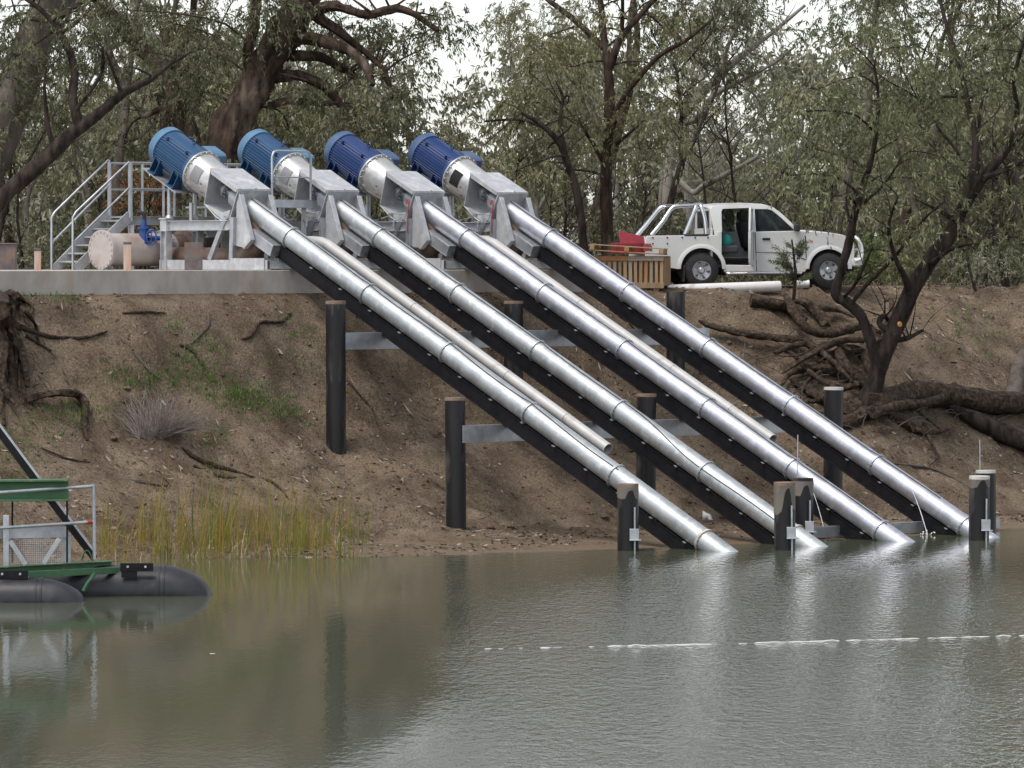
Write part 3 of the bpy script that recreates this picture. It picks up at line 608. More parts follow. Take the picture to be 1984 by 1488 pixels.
def tree_px(name, label, Y0, limbs, clusters, leaf, bark, seed, dens=1.05, ll=.13, lw=.0165, nleaf=20, n=12, jit=.22, spray=.5, group=None, dyl=None, flute=0.05, cat='tree'):
    """tree whose limbs are traced from the photograph, given depth, thickness and a crown of leaf sprays"""
    rng = random.Random(seed); g = np.random.default_rng(seed)
    base = W(limbs[0][0][0], limbs[0][0][1], Y0); root = empty(name, base, label, cat, group)
    mb = MB(); nodes = []
    for li, lb in enumerate(limbs):
        swing = 0 if li == 0 else rng.uniform(-1.6, 1.6)
        if dyl and li < len(dyl) and dyl[li] is not None: swing = dyl[li]
        m = len(lb); pts = []
        for i, q in enumerate(lb):
            dy = swing * (i / (m - 1)) ** 1.2
            pts.append(W(q[0], q[1], Y0 + dy) - base)
        rr = [q[2] * (Y0 + CAMD) / FPX for q in lb]; k = 6 if m > 3 else 5
        sp = smooth_path(pts, k); sr = lerp_list(rr, k)
        mb.tube(sp, sr, n if rr[0] > .07 else 7, jit, rng, flute=flute if rr[0] > .1 else 0)
        nodes += [(p, r) for p, r in zip(sp[len(sp) // 4:], sr[len(sp) // 4:])]
        if rr[-1] < .08:                                         # fine forked twigs off thin limbs
            for _ in range(5):
                j = rng.randrange(len(sp) // 2, len(sp)); d = Vector((rng.uniform(-1, 1), rng.uniform(-1, 1), rng.uniform(-.1, 1))).normalized()
                wood_twig(mb, sp[j], sp[j] + d * rng.uniform(.4, 1.2), max(sr[j] * .45, .008), .004, rng)
    PP, DD, LL = [], [], []
    for (cx, cy, rx, ry) in clusters:
        dy = rng.uniform(-1.3, 1.3); C = W(cx, cy, Y0 + dy) - base; s = (Y0 + CAMD) / FPX
        rad = (rx * s, max(rx, ry) * s * rng.uniform(.7, 1.1), ry * s); nsp = int(dens * 46 * (rx * s + .1) * (ry * s + .1) / .5)
        nsp = max(10, nsp); P, D, cs = clump(g, C, rad, nsp); PP.append(P); DD.append(D); LL.append(spray * (.6 + .8 * g.random(nsp)))
        near = min(nodes, key=lambda q: (q[0] - C).length - q[1])
        wood_twig(mb, near[0], C, max(min(near[1] * .6, .035), .014), .012, rng, 6, .15)
        for c in cs[::2 if len(cs) > 10 else 1]: wood_twig(mb, C, c, .011, .005, rng)
    tr = mb.build('trunk', bark, root, ang=60)
    if PP:
        V, tint = leaf_arrays(np.vstack(PP), np.vstack(DD), np.concatenate(LL), g, nleaf, ll, lw)
        link('crown', leaf_mesh('crown', V, tint), leaf, root)
    return root

def grown_tree(seed, H, r0, leaf, bark, lean=.12, fork=.35, tips_n=15, ll=.15, lw=.0185, dens=1.0, droopy=.8, straight=.5):
    """a free-grown eucalypt; returns (trunk mesh, crown mesh)"""
    rng = random.Random(seed); g = np.random.default_rng(seed); mb = MB(); tips = []
    def grow(p, d, L, r, depth):
        pts = [p]; k = 5; q = p
        for i in range(k):
            d = (d + Vector((rng.uniform(-1, 1), rng.uniform(-1, 1), rng.uniform(-.3, .7))) * (.16 if depth == 0 else .28)).normalized(); q = q + d * (L / k); pts.append(q)
        sp = smooth_path(pts, 3); r1 = r * (.62 if depth < 3 else .35); mb.tube(sp, lerp_list([r + (r1 - r) * i / k for i in range(k + 1)], 3), 9 if r > .06 else 5, .14, rng)
        if depth >= 3 or r1 < .016: tips.append((q, d)); return
        nb = 2 if depth == 0 else rng.choice([2, 2, 3])
        for j in range(nb):
            az = rng.uniform(0, 6.28); sp_ = rng.uniform(.35, .85) * (1 if depth else .75); nd = (d + Vector((math.cos(az), math.sin(az), rng.uniform(-.1, .4))) * sp_).normalized()
            grow(q, nd, L * rng.uniform(.55, .85), r1 * rng.uniform(.62, .85), depth + 1)
        for j in range(2 if depth else 1):
            s = sp[rng.randrange(len(sp) // 2, len(sp) - 1)]; az = rng.uniform(0, 6.28); nd = (d * .5 + Vector((math.cos(az), math.sin(az), rng.uniform(0, .5)))).normalized()
            grow(s, nd, L * rng.uniform(.4, .65), r1 * .5, depth + 1 + (depth == 0))
    grow(Vector((0, 0, -.3)), Vector((rng.uniform(-lean, lean), rng.uniform(-lean, lean), 1)).normalized(), H * fork, r0, 0)
    PP, DD, LL = [], [], []
    for q, d in tips:
        nsp = int(tips_n * dens * rng.uniform(.6, 1.4)); C = q + d * .2; a = rng.uniform(.55, .95) * H / 13
        P, D, cs = clump(g, C, (a, a, a * .75), max(6, nsp), .42); PP.append(P); DD.append(D); LL.append(.5 * (.6 + .8 * g.random(len(P))))
        for c in cs[:4]: wood_twig(mb, q, c, .010, .005, rng)
    V, tint = leaf_arrays(np.vstack(PP), np.vstack(DD), np.concatenate(LL), g, 19, ll, lw, droop=droopy)
    zt = V[:, 2].max()
    tm = mb.mesh('trunk', True, 60); tm.materials.append(bark); cm = leaf_mesh('crown', V, tint); cm.materials.append(leaf)
    return tm, cm

# ---- the trees one can tell apart
tree_px('river_red_gum', 'massive red brown gum trunk rising behind the two nearest motors', 9.5, [
    [(438, 305, 44), (450, 260, 39), (466, 215, 36), (492, 165, 34), (520, 118, 33), (548, 72, 32), (580, 22, 30), (604, -40, 28), (640, -140, 24)],
    [(550, 82, 15), (590, 74, 13), (640, 84, 12), (685, 104, 10), (710, 132, 8), (722, 165, 5)],
    [(528, 150, 12), (575, 146, 10), (632, 170, 9), (664, 210, 7), (686, 258, 4)],
    [(558, 112, 10), (610, 108, 9), (660, 130, 8), (690, 150, 5)],
    [(575, 34, 14), (640, 12, 10), (710, 28, 8), (780, 18, 7), (850, 60, 4)],
    [(505, 185, 9), (480, 120, 9), (492, 50, 10), (500, -60, 8)],
    [(520, 205, 7), (560, 196, 7), (620, 200, 6), (655, 200, 4)],
    [(600, 20, 12), (700, 95, 6), (745, 140, 5), (760, 190, 4)]],
    [(400, 95, 95, 60), (330, 45, 90, 50), (480, 35, 70, 50), (420, 180, 60, 50), (640, 45, 90, 45), (745, 85, 95, 70), (690, 235, 75, 55), (785, 190, 85, 75), (822, 95, 60, 60), (610, 205, 55, 45), (560, 250, 70, 40), (640, 300, 60, 40), (760, 265, 70, 50), (840, 30, 60, 40), (250, 20, 70, 40), (540, 10, 60, 40), (730, 330, 60, 40)],
    L_DARK, M['bark_brown'], 11, dens=1.0, n=20, jit=.42, flute=.14)
tree_px('leaning_gum', 'brown gum trunk leaning left behind the nearest motor', 13, [
    [(385, 320, 23), (366, 262, 21), (346, 208, 19), (328, 165, 18), (300, 118, 17), (265, 85, 15), (225, 38, 13), (180, -10, 11), (120, -60, 8)],
    [(318, 150, 9), (340, 110, 8), (372, 60, 6), (400, 10, 4)], [(345, 215, 7), (310, 212, 6), (280, 225, 5), (268, 215, 3)]],
    [(190, 90, 70, 50), (250, 40, 80, 45), (140, 40, 70, 45), (300, 170, 55, 40), (210, 190, 60, 50), (360, 140, 60, 45), (90, 100, 60, 40), (240, 280, 60, 40)], L_DARK, M['bark_brown'], 12, dens=.9)
tree_px('bent_dark_tree', 'dark forked tree bending in from the left above the stairs', 3.6, [
    [(-90, 560, 20), (-40, 440, 18), (20, 368, 16), (85, 312, 15), (135, 262, 14), (165, 240, 12), (200, 214, 10), (240, 180, 8), (290, 154, 6), (330, 124, 4), (372, 100, 2)],
    [(155, 248, 11), (141, 190, 9), (144, 130, 8), (122, 75, 8), (108, 44, 7), (135, 20, 6), (172, -8, 6)],
    [(108, 298, 5), (92, 240, 5), (86, 170, 3), (90, 130, 2)], [(148, 212, 4), (180, 170, 4), (200, 130, 3), (198, 90, 2)], [(236, 182, 4), (220, 140, 3), (205, 100, 2)], [(108, 50, 5), (80, 20, 5), (40, -10, 4)]],
    [(60, 40, 55, 40), (150, 20, 50, 30), (30, 110, 45, 50), (290, 95, 40, 25)], L_DARK, M['bark_dark'], 13, dens=.8)
tree_px('leaning_gum', 'thick grey brown trunk leaning right at the top left corner', 7, [
    [(-60, 420, 38), (-10, 300, 36), (28, 200, 34), (62, 100, 32), (92, 15, 29), (120, -60, 26), (150, -150, 22)],
    [(70, 80, 12), (120, 20, 10), (170, -20, 8), (220, -60, 5)], [(40, 170, 8), (0, 120, 7), (-40, 60, 5)]],
    [(20, 50, 50, 45), (10, 150, 40, 60), (130, 110, 50, 35), (70, 10, 60, 30), (15, 260, 40, 50)], L_DARK, M['bark_grey'], 14, dens=1.0, n=16)
tree_px('forked_gum', 'straight dark trunk forking high, standing between pumps and pallets', 16, [
    [(1178, 500, 12), (1176, 440, 12), (1174, 320, 11), (1181, 212, 11), (1179, 141, 9), (1170, 70, 7), (1163, 0, 6), (1150, -90, 4)],
    [(1181, 132, 8), (1199, 81, 7), (1216, 56, 6), (1269, -2, 5), (1320, -60, 3)], [(1205, 72, 4), (1206, 30, 4), (1206, -20, 3)],
    [(1169, 92, 6), (1117, 42, 6), (1061, -2, 5), (1010, -50, 3)], [(1186, 250, 6), (1195, 215, 6), (1223, 169, 5), (1276, 109, 5), (1329, 78, 4), (1382, 35, 2)],
    [(1176, 330, 4), (1150, 280, 4), (1130, 250, 2)], [(1180, 290, 4), (1215, 262, 3), (1250, 230, 2)]],
    [(1110, 130, 90, 60), (1060, 70, 70, 50), (1120, 230, 80, 60), (1200, 60, 60, 40), (1025, 140, 55, 50), (1240, 200, 70, 55), (1290, 60, 60, 40), (1050, 200, 70, 50), (1150, 20, 60, 30), (1240, 290, 70, 50), (1090, 330, 70, 40)], L_OLIVE, M['bark_brown'], 15, dens=.85)
tree_px('young_gum', 'slender trunk curving left beside the straight forked trunk', 14.5, [
    [(1132, 500, 9), (1128, 440, 8), (1117, 370, 8), (1100, 318, 7), (1082, 275, 6), (1047, 240, 5), (1012, 219, 3)], [(1100, 318, 5), (1085, 240, 4), (1090, 190, 3), (1078, 160, 2)], [(1060, 250, 3), (1010, 232, 3), (940, 235, 2)]],
    [(1000, 250, 60, 40), (1060, 290, 60, 40), (940, 280, 70, 40), (1000, 330, 60, 35), (1100, 200, 45, 40)], L_OLIVE, M['bark_dark'], 16, dens=.8)
tree_px('pale_gum', 'pale smooth barked gum leaning right behind the ute', 25, [
    [(1290, 520, 10), (1292, 420, 10), (1298, 320, 10), (1310, 247, 9), (1347, 198, 8), (1400, 141, 7), (1453, 95, 6), (1500, 60, 4), (1560, 10, 3)],
    [(1318, 240, 7), (1352, 228, 7), (1384, 184, 6), (1438, 155, 4), (1500, 122, 3), (1540, 90, 2)], [(1345, 200, 5), (1360, 150, 5), (1350, 100, 4), (1370, 40, 3)], [(1400, 141, 4), (1410, 90, 4), (1440, 30, 3)],
    [(1300, 330, 6), (1340, 372, 6), (1364, 360, 6), (1417, 332, 5), (1470, 303, 4)]],
    [(1400, 60, 70, 45), (1350, 120, 60, 40), (1460, 40, 60, 40), (1330, 40, 60, 40), (1430, 200, 60, 40), (1380, 260, 60, 45), (1500, 170, 40, 40), (1300, 180, 60, 45), (1490, 260, 50, 50), (1330, 330, 70, 45)], L_PALE, M['bark_pale'], 17, dens=.8)
tree_px('pale_gum', 'pale forked stems rising just right of the farthest pump', 18, [
    [(1042, 500, 6), (1040, 400, 6), (1030, 340, 5), (1018, 315, 5), (1012, 250, 4), (1006, 190, 4), (990, 120, 3), (985, 40, 2)], [(1040, 410, 5), (1062, 365, 4), (1060, 280, 3), (1075, 200, 2)], [(1050, 440, 5), (1100, 470, 5), (1160, 480, 4)]],
    [(1000, 60, 50, 35), (1040, 150, 50, 40), (1030, 20, 60, 30)], L_PALE, M['bark_pale'], 18, dens=.7)
# ---- the leaning tree on the bank at right
pt = ground_hit(1672, 790)
tree_px('leaning_river_tree', 'dark leaning tree growing out of the bank, over the far pipe and ute', pt.y - .1, [
    [(1672, 806, 20.6), (1686, 765, 18.9), (1703, 715, 17.2), (1724, 660, 15.5), (1746, 610, 16.3), (1768, 560, 16.3), (1802, 508, 15.5), (1840, 455, 14.6), (1868, 400, 12.0), (1905, 345, 10.3), (1950, 290, 8.6), (1986, 250, 7.7), (2060, 170, 6.0)],
    [(1700, 715, 12.9), (1690, 670, 11.2), (1680, 640, 10.3), (1665, 607, 10.3), (1640, 586, 10.3), (1620, 570, 9.5), (1631, 520, 8.6), (1645, 470, 8.6), (1655, 420, 7.7), (1668, 370, 6.9), (1688, 310, 5.2), (1698, 250, 4.3), (1702, 190, 3.4), (1694, 130, 2.6)],
    [(1860, 408, 7.7), (1885, 330, 7.7), (1890, 270, 6.9), (1875, 200, 6.0), (1860, 130, 5.2), (1840, 70, 4.3), (1818, -10, 3.4)],
    [(1650, 588, 4.3), (1680, 550, 4.3), (1735, 495, 3.4), (1790, 425, 2.6), (1830, 390, 1.7)], [(1762, 568, 7.7), (1752, 535, 6.0), (1735, 500, 4.3), (1722, 440, 3.4), (1740, 380, 1.7)],
    [(1905, 345, 6.0), (1945, 330, 5.2), (1990, 308, 4.3)], [(1950, 292, 6.0), (1970, 220, 5.2), (1965, 150, 4.3), (1990, 60, 3.4)],
    [(1878, 190, 3.4), (1905, 175, 3.4), (1925, 175, 2.6)], [(1660, 400, 3.4), (1710, 360, 2.6), (1750, 300, 1.7)], [(1636, 575, 3.4), (1660, 545, 3.4), (1690, 480, 1.7)], [(1800, 512, 5.2), (1850, 480, 3.4), (1900, 470, 1.7)],
    [(1735, 652, 6.9), (1705, 628, 6.0), (1712, 612, 5.2), (1722, 622, 3.4)], [(1722, 660, 6.0), (1755, 656, 5.2), (1788, 640, 2.6)]],
    [(1580, 175, 75, 55), (1650, 85, 80, 55), (1520, 220, 50, 45), (1690, 195, 80, 60), (1790, 215, 65, 50), (1560, 285, 75, 45), (1640, 325, 80, 45), (1760, 345, 85, 60), (1840, 425, 55, 40), (1690, 420, 45, 35), (1900, 150, 60, 60), (1950, 65, 55, 55), (1940, 375, 55, 45), (1890, 475, 45, 30), (1760, 90, 60, 50), (1600, 380, 50, 35), (1700, 270, 60, 40), (1960, 200, 45, 60), (1760, 440, 50, 30), (1810, 300, 45, 40), (1530, 340, 40, 30)],
    L_GREY, M['bark_dark'], 21, dens=.72, nleaf=19, n=14, ll=.14, lw=.0175, spray=.55, dyl=[0.5, .4, .6])
mbk = MB(); p = W(1741, 628, pt.y - .1) + Vector((0, -.215, 0)); mbk.cyl(p, p + Vector((.02, -.02, .0)), .06, .055, 14)
for o in COL.objects:
    if o.name.startswith('leaning_river_tree'): lrt = o
M['cutwood'] = mat('fresh_cut_wood', (.50, .22, .06), (.62, .32, .10), .8, 0, 12)
mbk.v = [tuple(Vector(q) - lrt.location) for q in mbk.v]; mbk.build('sawn_knot', M['cutwood'], lrt)

# ---- wood of free-grown gums behind, each one an object with its trunk and crown
kinds = [grown_tree(101, 14, .20, L_DARK, M['bark_brown'], fork=.34), grown_tree(102, 15, .17, L_OLIVE, M['bark_grey'], fork=.36), grown_tree(103, 13, .15, L_PALE, M['bark_pale'], fork=.32, dens=.9),
         grown_tree(104, 12, .13, L_DARK, M['bark_dark'], fork=.30, dens=1.1), grown_tree(105, 16, .22, L_OLIVE, M['bark_brown'], fork=.38, dens=.9), grown_tree(106, 11, .12, L_GREY, M['bark_grey'], fork=.27, dens=1.1)]
labs = ['dark crowned gum in the woodland behind the pump pad and ute', 'olive crowned gum with grey trunk in the woodland behind the pad and ute', 'pale barked gum with thin crown in the woodland behind the pad and ute',
        'low dark gum with blackish trunk in the woodland behind the pad and ute', 'tall olive gum with brown trunk in the woodland behind the pad and ute', 'short grey green gum in the woodland behind the pad and ute']
grp = ['dark crowned woodland gums', 'olive crowned grey woodland gums', 'pale barked woodland gums', 'low dark woodland gums', 'tall olive woodland gums', 'short grey green woodland gums']
rt_ = random.Random(5)
spots = [(30, 20, 0), (210, 22, 1), (300, 30, 4), (160, 38, 2), (60, 34, 5), (400, 24, 3), (600, 20, 5), (750, 22, 3), (470, 38, 4), (800, 33, 5), (640, 40, 2),
         (990, 30, 3), (1060, 26, 1), (1120, 36, 4), (1300, 38, 2), (1260, 21, 3), (1360, 32, 2), (1420, 24, 5), (1470, 40, 2), (1600, 28, 1), (1720, 34, 4), (1850, 28, 0), (1910, 20, 5), (1970, 32, 1), (1820, 16, 5), (1950, 14, 3), (1400, 44, 2), (350, 44, 1), (1180, 44, 2), (-30, 16, 3)]
for i, (px, Y, k) in enumerate(spots):
    d = Y + CAMD; x = (px - 992) / FPX * d; r = empty('gum_tree', (x, Y, 4.7), labs[k], 'tree', grp[k], rz=rt_.uniform(0, 6.28)); s = rt_.uniform(.72, .98) * (.46 if 740 < px < 1090 or 1380 < px < 1490 else 1); r.scale = (s, s, s)
    for nm, me_ in (('trunk', kinds[k][0]), ('crown', kinds[k][1])):
        o = bpy.data.objects.new(nm, me_); COL.objects.link(o); o.parent = r
# ---- bare saplings and leafy bushes at the foot of the wood
def sapling(seed, H):
    rng = random.Random(seed); mb = MB()
    p = Vector((0, 0, -.1)); pts = [p]; d = Vector((rng.uniform(-.15, .15), 0, 1))
    for i in range(6): d = (d + Vector((rng.uniform(-.15, .15), rng.uniform(-.15, .15), .1))).normalized(); p = p + d * H / 6; pts.append(p)
    sp = smooth_path(pts, 3); mb.tube(sp, [.045 * (1 - .75 * i / len(sp)) for i in range(len(sp))], 7, .15, rng)
    for j in range(12):
        k = rng.randrange(4, len(sp)); az = rng.uniform(0, 6.28); e = sp[k] + Vector((math.cos(az) * .8, math.sin(az) * .8, rng.uniform(.2, .9))) * rng.uniform(.5, 1.2); wood_twig(mb, sp[k], e, .016, .004, rng, 5)
        for q in range(3): wood_twig(mb, sp[k].lerp(e, rng.uniform(.5, 1)), e + Vector((rng.uniform(-.4, .4), rng.uniform(-.4, .4), rng.uniform(0, .5))), .007, .003, rng)
    return mb.mesh('stem', True, 60)
sap = [sapling(s, h) for s, h in ((1, 3.2), (2, 4.2), (3, 2.6))]
for s_ in sap: s_.materials.append(M['bark_dark'])
for i in range(26):
    px = rt_.uniform(-20, 2000); Y = rt_.uniform(11, 24); d = Y + CAMD; o = bpy.data.objects.new('bare_sapling', rt_.choice(sap)); COL.objects.link(o)
    o.location = ((px - 992) / FPX * d, Y, 4.72); o.rotation_euler = (0, 0, rt_.uniform(0, 6.28)); s = rt_.uniform(.7, 1.2); o.scale = (s, s, s); tag(o, 'bare dark sapling stem in the undergrowth below the gums', 'sapling', 'bare saplings under the gums')
def bush_mesh(seed, leaf, a=.9, h=.8, nsp=120, ll=.11, lw=.018, tw=True):
    rng = random.Random(seed); g = np.random.default_rng(seed); mb = MB()
    P, D, cs = clump(g, (0, 0, h * .55), (a, a, h * .6), nsp, .35); P[:, 2] = np.maximum(P[:, 2], .05); V, t = leaf_arrays(P, D, .4 * (.6 + .8 * g.random(nsp)), g, 14, ll, lw, .3, .2, .7)
    for c in cs: wood_twig(mb, (rng.uniform(-.1, .1), rng.uniform(-.1, .1), -.1), c, .016, .006, rng)
    tm = mb.mesh('stem', True, 60); tm.materials.append(M['bark_grey']); cm = leaf_mesh('foliage', V, t); cm.materials.append(leaf); return tm, cm
bks = [bush_mesh(31, L_OLIVE), bush_mesh(32, L_DARK, 1.1, 1.1, 150), bush_mesh(33, L_PALE, .8, .9, 100)]
bl = ['olive bush in the undergrowth along the foot of the woodland', 'dark rounded bush in the undergrowth along the foot of the woodland', 'pale dry bush in the undergrowth along the foot of the woodland']
for i in range(42):
    px = i * 50 - 30 + rt_.uniform(-25, 25); Y = rt_.uniform(13, 22); d = Y + CAMD; k = rt_.choice([0, 1, 1, 2]); r = empty('undergrowth_bush', ((px - 992) / FPX * d, Y, 4.7), bl[k], 'bush', ['olive bushes', 'dark bushes', 'pale bushes'][k] + ' under the gums', rz=rt_.uniform(0, 6.28)); s = rt_.uniform(.7, 1.35); r.scale = (s, s, s * rt_.uniform(.8, 1.3))
    for nm, me_ in (('stem', bks[k][0]), ('foliage', bks[k][1])): o = bpy.data.objects.new(nm, me_); COL.objects.link(o); o.parent = r
def one_bush(px, Y, k, name, label, sc, leaf=None, seed=0, **kw):
    d = Y + CAMD; x = (px - 992) / FPX * d; m = bush_mesh(seed, leaf, **kw) if leaf else bks[k]; r = empty(name, (x, Y, 4.7 if Y > 9 else on_ground(x, Y).z), label, 'bush'); r.scale = (sc, sc, sc)
    for nm, me_ in (('stem', m[0]), ('foliage', m[1])): o = bpy.data.objects.new(nm, me_); COL.objects.link(o); o.parent = r
L_FRESH = leaf_mat('fresh_green_leaf', [(.05, .085, .02), (.08, .12, .03), (.11, .15, .045), (.15, .18, .07)])
one_bush(1625, 14, 0, 'green_bush', 'bright green bush behind the bonnet of the ute', 1.25, L_FRESH, 41)
one_bush(270, 15, 0, 'rusty_bush', 'rust orange leaved bush behind the handrails of the stairs', 1.0, L_RUST, 42, a=.55, h=2.6, nsp=150)
# ---- far woodland that reads as one mass
g = np.random.default_rng(77); rng = random.Random(77); mbw = MB(); PP, DD = [], []
for i in range(165):
    Y = rng.uniform(52, 78); x = rng.uniform(-22, 22); hcap = 9.6 + 5.5 * noise.noise(Vector((x * .3, 3.7, 0))) - (3.2 if -4.2 < x < .2 or 6.5 < x < 9 else 0)
    for lv in range(rng.choice([3, 4, 5])):
        z = 4.8 + rng.uniform(0, 1) ** .8 * (hcap - 3.5); a = rng.uniform(.9, 1.8); P, D, cs = clump(g, (x + rng.uniform(-1.2, 1.2), Y, z), (a, a, a * .7), 38, .4); PP.append(P); DD.append(D)
    if i % 2 == 0: h = rng.uniform(5, 10); mbw.tube(smooth_path([(x, Y, 4.5), (x + rng.uniform(-.5, .5), Y, 4.5 + h * .5), (x + rng.uniform(-1.2, 1.2), Y, 4.5 + h)], 4), [.16 - .012 * j for j in range(9)], 7, .1, rng)
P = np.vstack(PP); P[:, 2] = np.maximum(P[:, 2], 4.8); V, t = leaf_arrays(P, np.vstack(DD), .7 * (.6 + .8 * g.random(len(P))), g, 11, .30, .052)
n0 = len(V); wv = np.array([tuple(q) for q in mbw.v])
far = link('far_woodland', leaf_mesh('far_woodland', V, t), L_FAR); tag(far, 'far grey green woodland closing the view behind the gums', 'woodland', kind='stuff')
# ================================================================ white dual cab ute
def clear_glass(name, col, alpha=.38):
    m = bpy.data.materials.new(name); m.use_nodes = True; t = m.node_tree; b = t.nodes['Principled BSDF']; N = t.nodes.new
    b.inputs['Base Color'].default_value = col + (1,); b.inputs['Roughness'].default_value = .04; b.inputs['Specular IOR Level'].default_value = .7
    tr = N('ShaderNodeBsdfTransparent'); tr.inputs[0].default_value = (.62, .68, .68, 1); mx = N('ShaderNodeMixShader'); mx.inputs[0].default_value = alpha
    t.links.new(tr.outputs[0], mx.inputs[1]); t.links.new(b.outputs[0], mx.inputs[2]); t.links.new(mx.outputs[0], t.nodes['Material Output'].inputs[0]); return m
M['paint'] = mat('white_car_paint', (.62, .62, .61), (.68, .68, .67), .28, 0, 1.5, 5, c3=(.58, .54, .47), c3scale=1.1, c3lo=.56, c3hi=.75)
M['paint'].node_tree.nodes['Principled BSDF'].inputs['Coat Weight'].default_value = .5
M['glass'] = clear_glass('tinted_glass', (.03, .035, .04))
M['chrome'] = mat('polished_tube', (.62, .63, .65), None, .18, 1.0)
M['alloy'] = mat('silver_wheel', (.32, .325, .34), (.42, .42, .43), .3, .5, 8)
M['tyre'] = mat('black_tyre_rubber', (.018, .018, .019), (.035, .033, .032), .85, 0, 14, 5, .004, 40)
M['trim'] = mat('charcoal_trim', (.018, .019, .022), (.03, .03, .034), .7, 0, 8)
M['seat'] = mat('grey_seat_fabric', (.045, .047, .055), (.07, .07, .08), .9, 0, 20)
M['lens_red'] = mat('tail_lamp_lens', (.28, .05, .055), (.34, .09, .09), .2)
M['lens'] = mat('head_lamp_lens', (.5, .5, .5), None, .1)
M['amber'] = mat('amber_lens', (.55, .22, .03), None, .2)
M['teal'] = mat('teal_cloth', (.015, .16, .14), (.02, .22, .19), .8, 0, 9, 5, .01, 9)
YAW = R(12); UY = 9.8
ute = empty('ute', (5.35, UY, 4.745), 'white dual cab ute with open rear door and shiny sports bar on the bank top', 'ute', rz=YAW)
ux = lambda px: (px - 1481.5) / 86.8
uz = lambda py: .575 - (py - 505) * .01125
def yo(z): return .805 - max(0, z - 1.18) * .24 - max(0, .5 - z) * .06
def panel(poly, side, th=.05, inset=0.0):
    mb = MB(); o = []; i_ = []
    for px, py in poly:
        x, z = ux(px), uz(py); y = yo(z) - inset; o.append(Vector((x, side * y, z))); i_.append(Vector((x, side * (y - th), z)))
    n = len(poly); mb.add(o + i_, [tuple(range(n)), tuple(range(n, 2 * n))[::-1]] + [(k, (k + 1) % n, n + (k + 1) % n, n + k) for k in range(n)]); return mb
def arc(cx, cy, r, a0, a1, n=14): return [(cx + r * math.cos(R(a0 + (a1 - a0) * k / n)), cy - r * math.sin(R(a0 + (a1 - a0) * k / n))) for k in range(n + 1)]
RW, FW, WY = 1357.5, 1606, 521
front = [(1547, 447), (1575, 448), (1605, 450.5), (1632, 454.5), (1648, 460), (1656, 470), (1657, 490), (1656, 508), (1650, 516)]
farc = arc(FW, WY, 41, 5, 178); rarc = arc(RW, WY, 43, 2, 180)
lower = [(1250, 512), (1248, 490), (1249, 466), (1252, 457), (1300, 456.5), (1388, 455.5), (1388, 449), (1397, 449), (1397, 500), (1402, 513), (1455, 514), (1459.5, 503), (1460, 449)] + front + farc + [(1560, 527), (1402, 527)] + rarc + [(1308, 521)]
b = panel(lower, -1); body = b.build('body', M['paint'], ute, bevel=.012, ang=30)
low_far = [(1250, 512), (1249, 466), (1252, 457), (1388, 455.5), (1388, 449)] + front + farc + [(1560, 527), (1402, 527)] + rarc + [(1308, 521)]
panel(low_far, 1).build('far_side', M['paint'], body, ang=30)
# bonnet and nose: crowned skin across the width
mb = MB(); rs = []
for px, py in front + [(1646, 520)]:
    z = uz(py); y0 = yo(z) - .01; rs.append([Vector((ux(px) + .05 * (1 - (k / 5) ** 2) * (1 if px > 1640 else 0), y0 * k / 5, z + .035 * (1 - (k / 5) ** 2) * (1 if px < 1650 else .3))) for k in range(-5, 6)])
mb.rings(rs, cap=False, closed=False); mb.build('bonnet', M['paint'], ute, ang=30)
mb = MB(); mb.box((ux(1657) + .03, 0, uz(487)), (.06, 1.0, .2)); mb.build('grille', M['trim'], ute, bevel=.01)
for s in (-1, 1): mb = MB(); mb.box((ux(1655), s * .62, uz(484)), (.1, .26, .17)); mb.build('headlight', M['lens'], ute, bevel=.02)
mb = MB(); mb.box((ux(1660), 0, uz(508)), (.22, 1.62, .2)); mb.build('front_bumper', M['paint'], ute, bevel=.04)
mb = MB()
for s in (-1, 1):
    mb.tube(smooth_path([(ux(1655), s * .5, uz(516)), (ux(1672), s * .5, uz(500)), (ux(1673), s * .52, uz(470)), (ux(1664), s * .54, uz(458))], 5), .035, 10)
    mb.tube(smooth_path([(ux(1657), s * .82, uz(506)), (ux(1671), s * .80, uz(500)), (ux(1672), s * .78, uz(478)), (ux(1664), s * .74, uz(462)), (ux(1662), s * .5, uz(459))], 5), .03, 10)
mb.tube([(ux(1663), -.56, uz(459)), (ux(1663), .56, uz(459))], .035, 10); mb.tube([(ux(1672), -.52, uz(484)), (ux(1672), .52, uz(484))], .03, 10)
mb.box((ux(1667), 0, uz(506)), (.16, 1.58, .16)); mb.build('bull_bar', M['paint'], ute)
# cab: pillars, roof, glass
cabo = [(1377, 404), (1382, 399), (1400, 397), (1450, 396.5), (1486, 397.5), (1500, 401), (1516, 413), (1535, 432), (1549, 448)]
def upper(side, door_open):
    outer = cabo + [(1543, 449), (1528, 435), (1510, 418), (1498, 408), (1490, 405.5), (1464, 405), (1464, 449), (1459, 450), (1458, 405), (1452, 403), (1402, 405), (1399, 410), (1398, 449), (1388, 456), (1383, 456)]
    return panel(outer, side, .05)
upper(-1, True).build('cab_frame', M['paint'], ute, bevel=.008, ang=30); upper(1, False).build('cab_frame', M['paint'], ute, bevel=.008, ang=30)
mb = MB(); rs = []
for px, py in [(1377, 405), (1382, 399), (1400, 397), (1450, 396), (1486, 397.5), (1500, 401.5)]:
    z = uz(py); y0 = yo(z) - .005; rs.append([Vector((ux(px), y0 * k / 6, z + .045 * (1 - (k / 6) ** 2))) for k in range(-6, 7)])
mb.rings(rs, cap=False, closed=False); mb.build('roof', M['paint'], ute, ang=40)
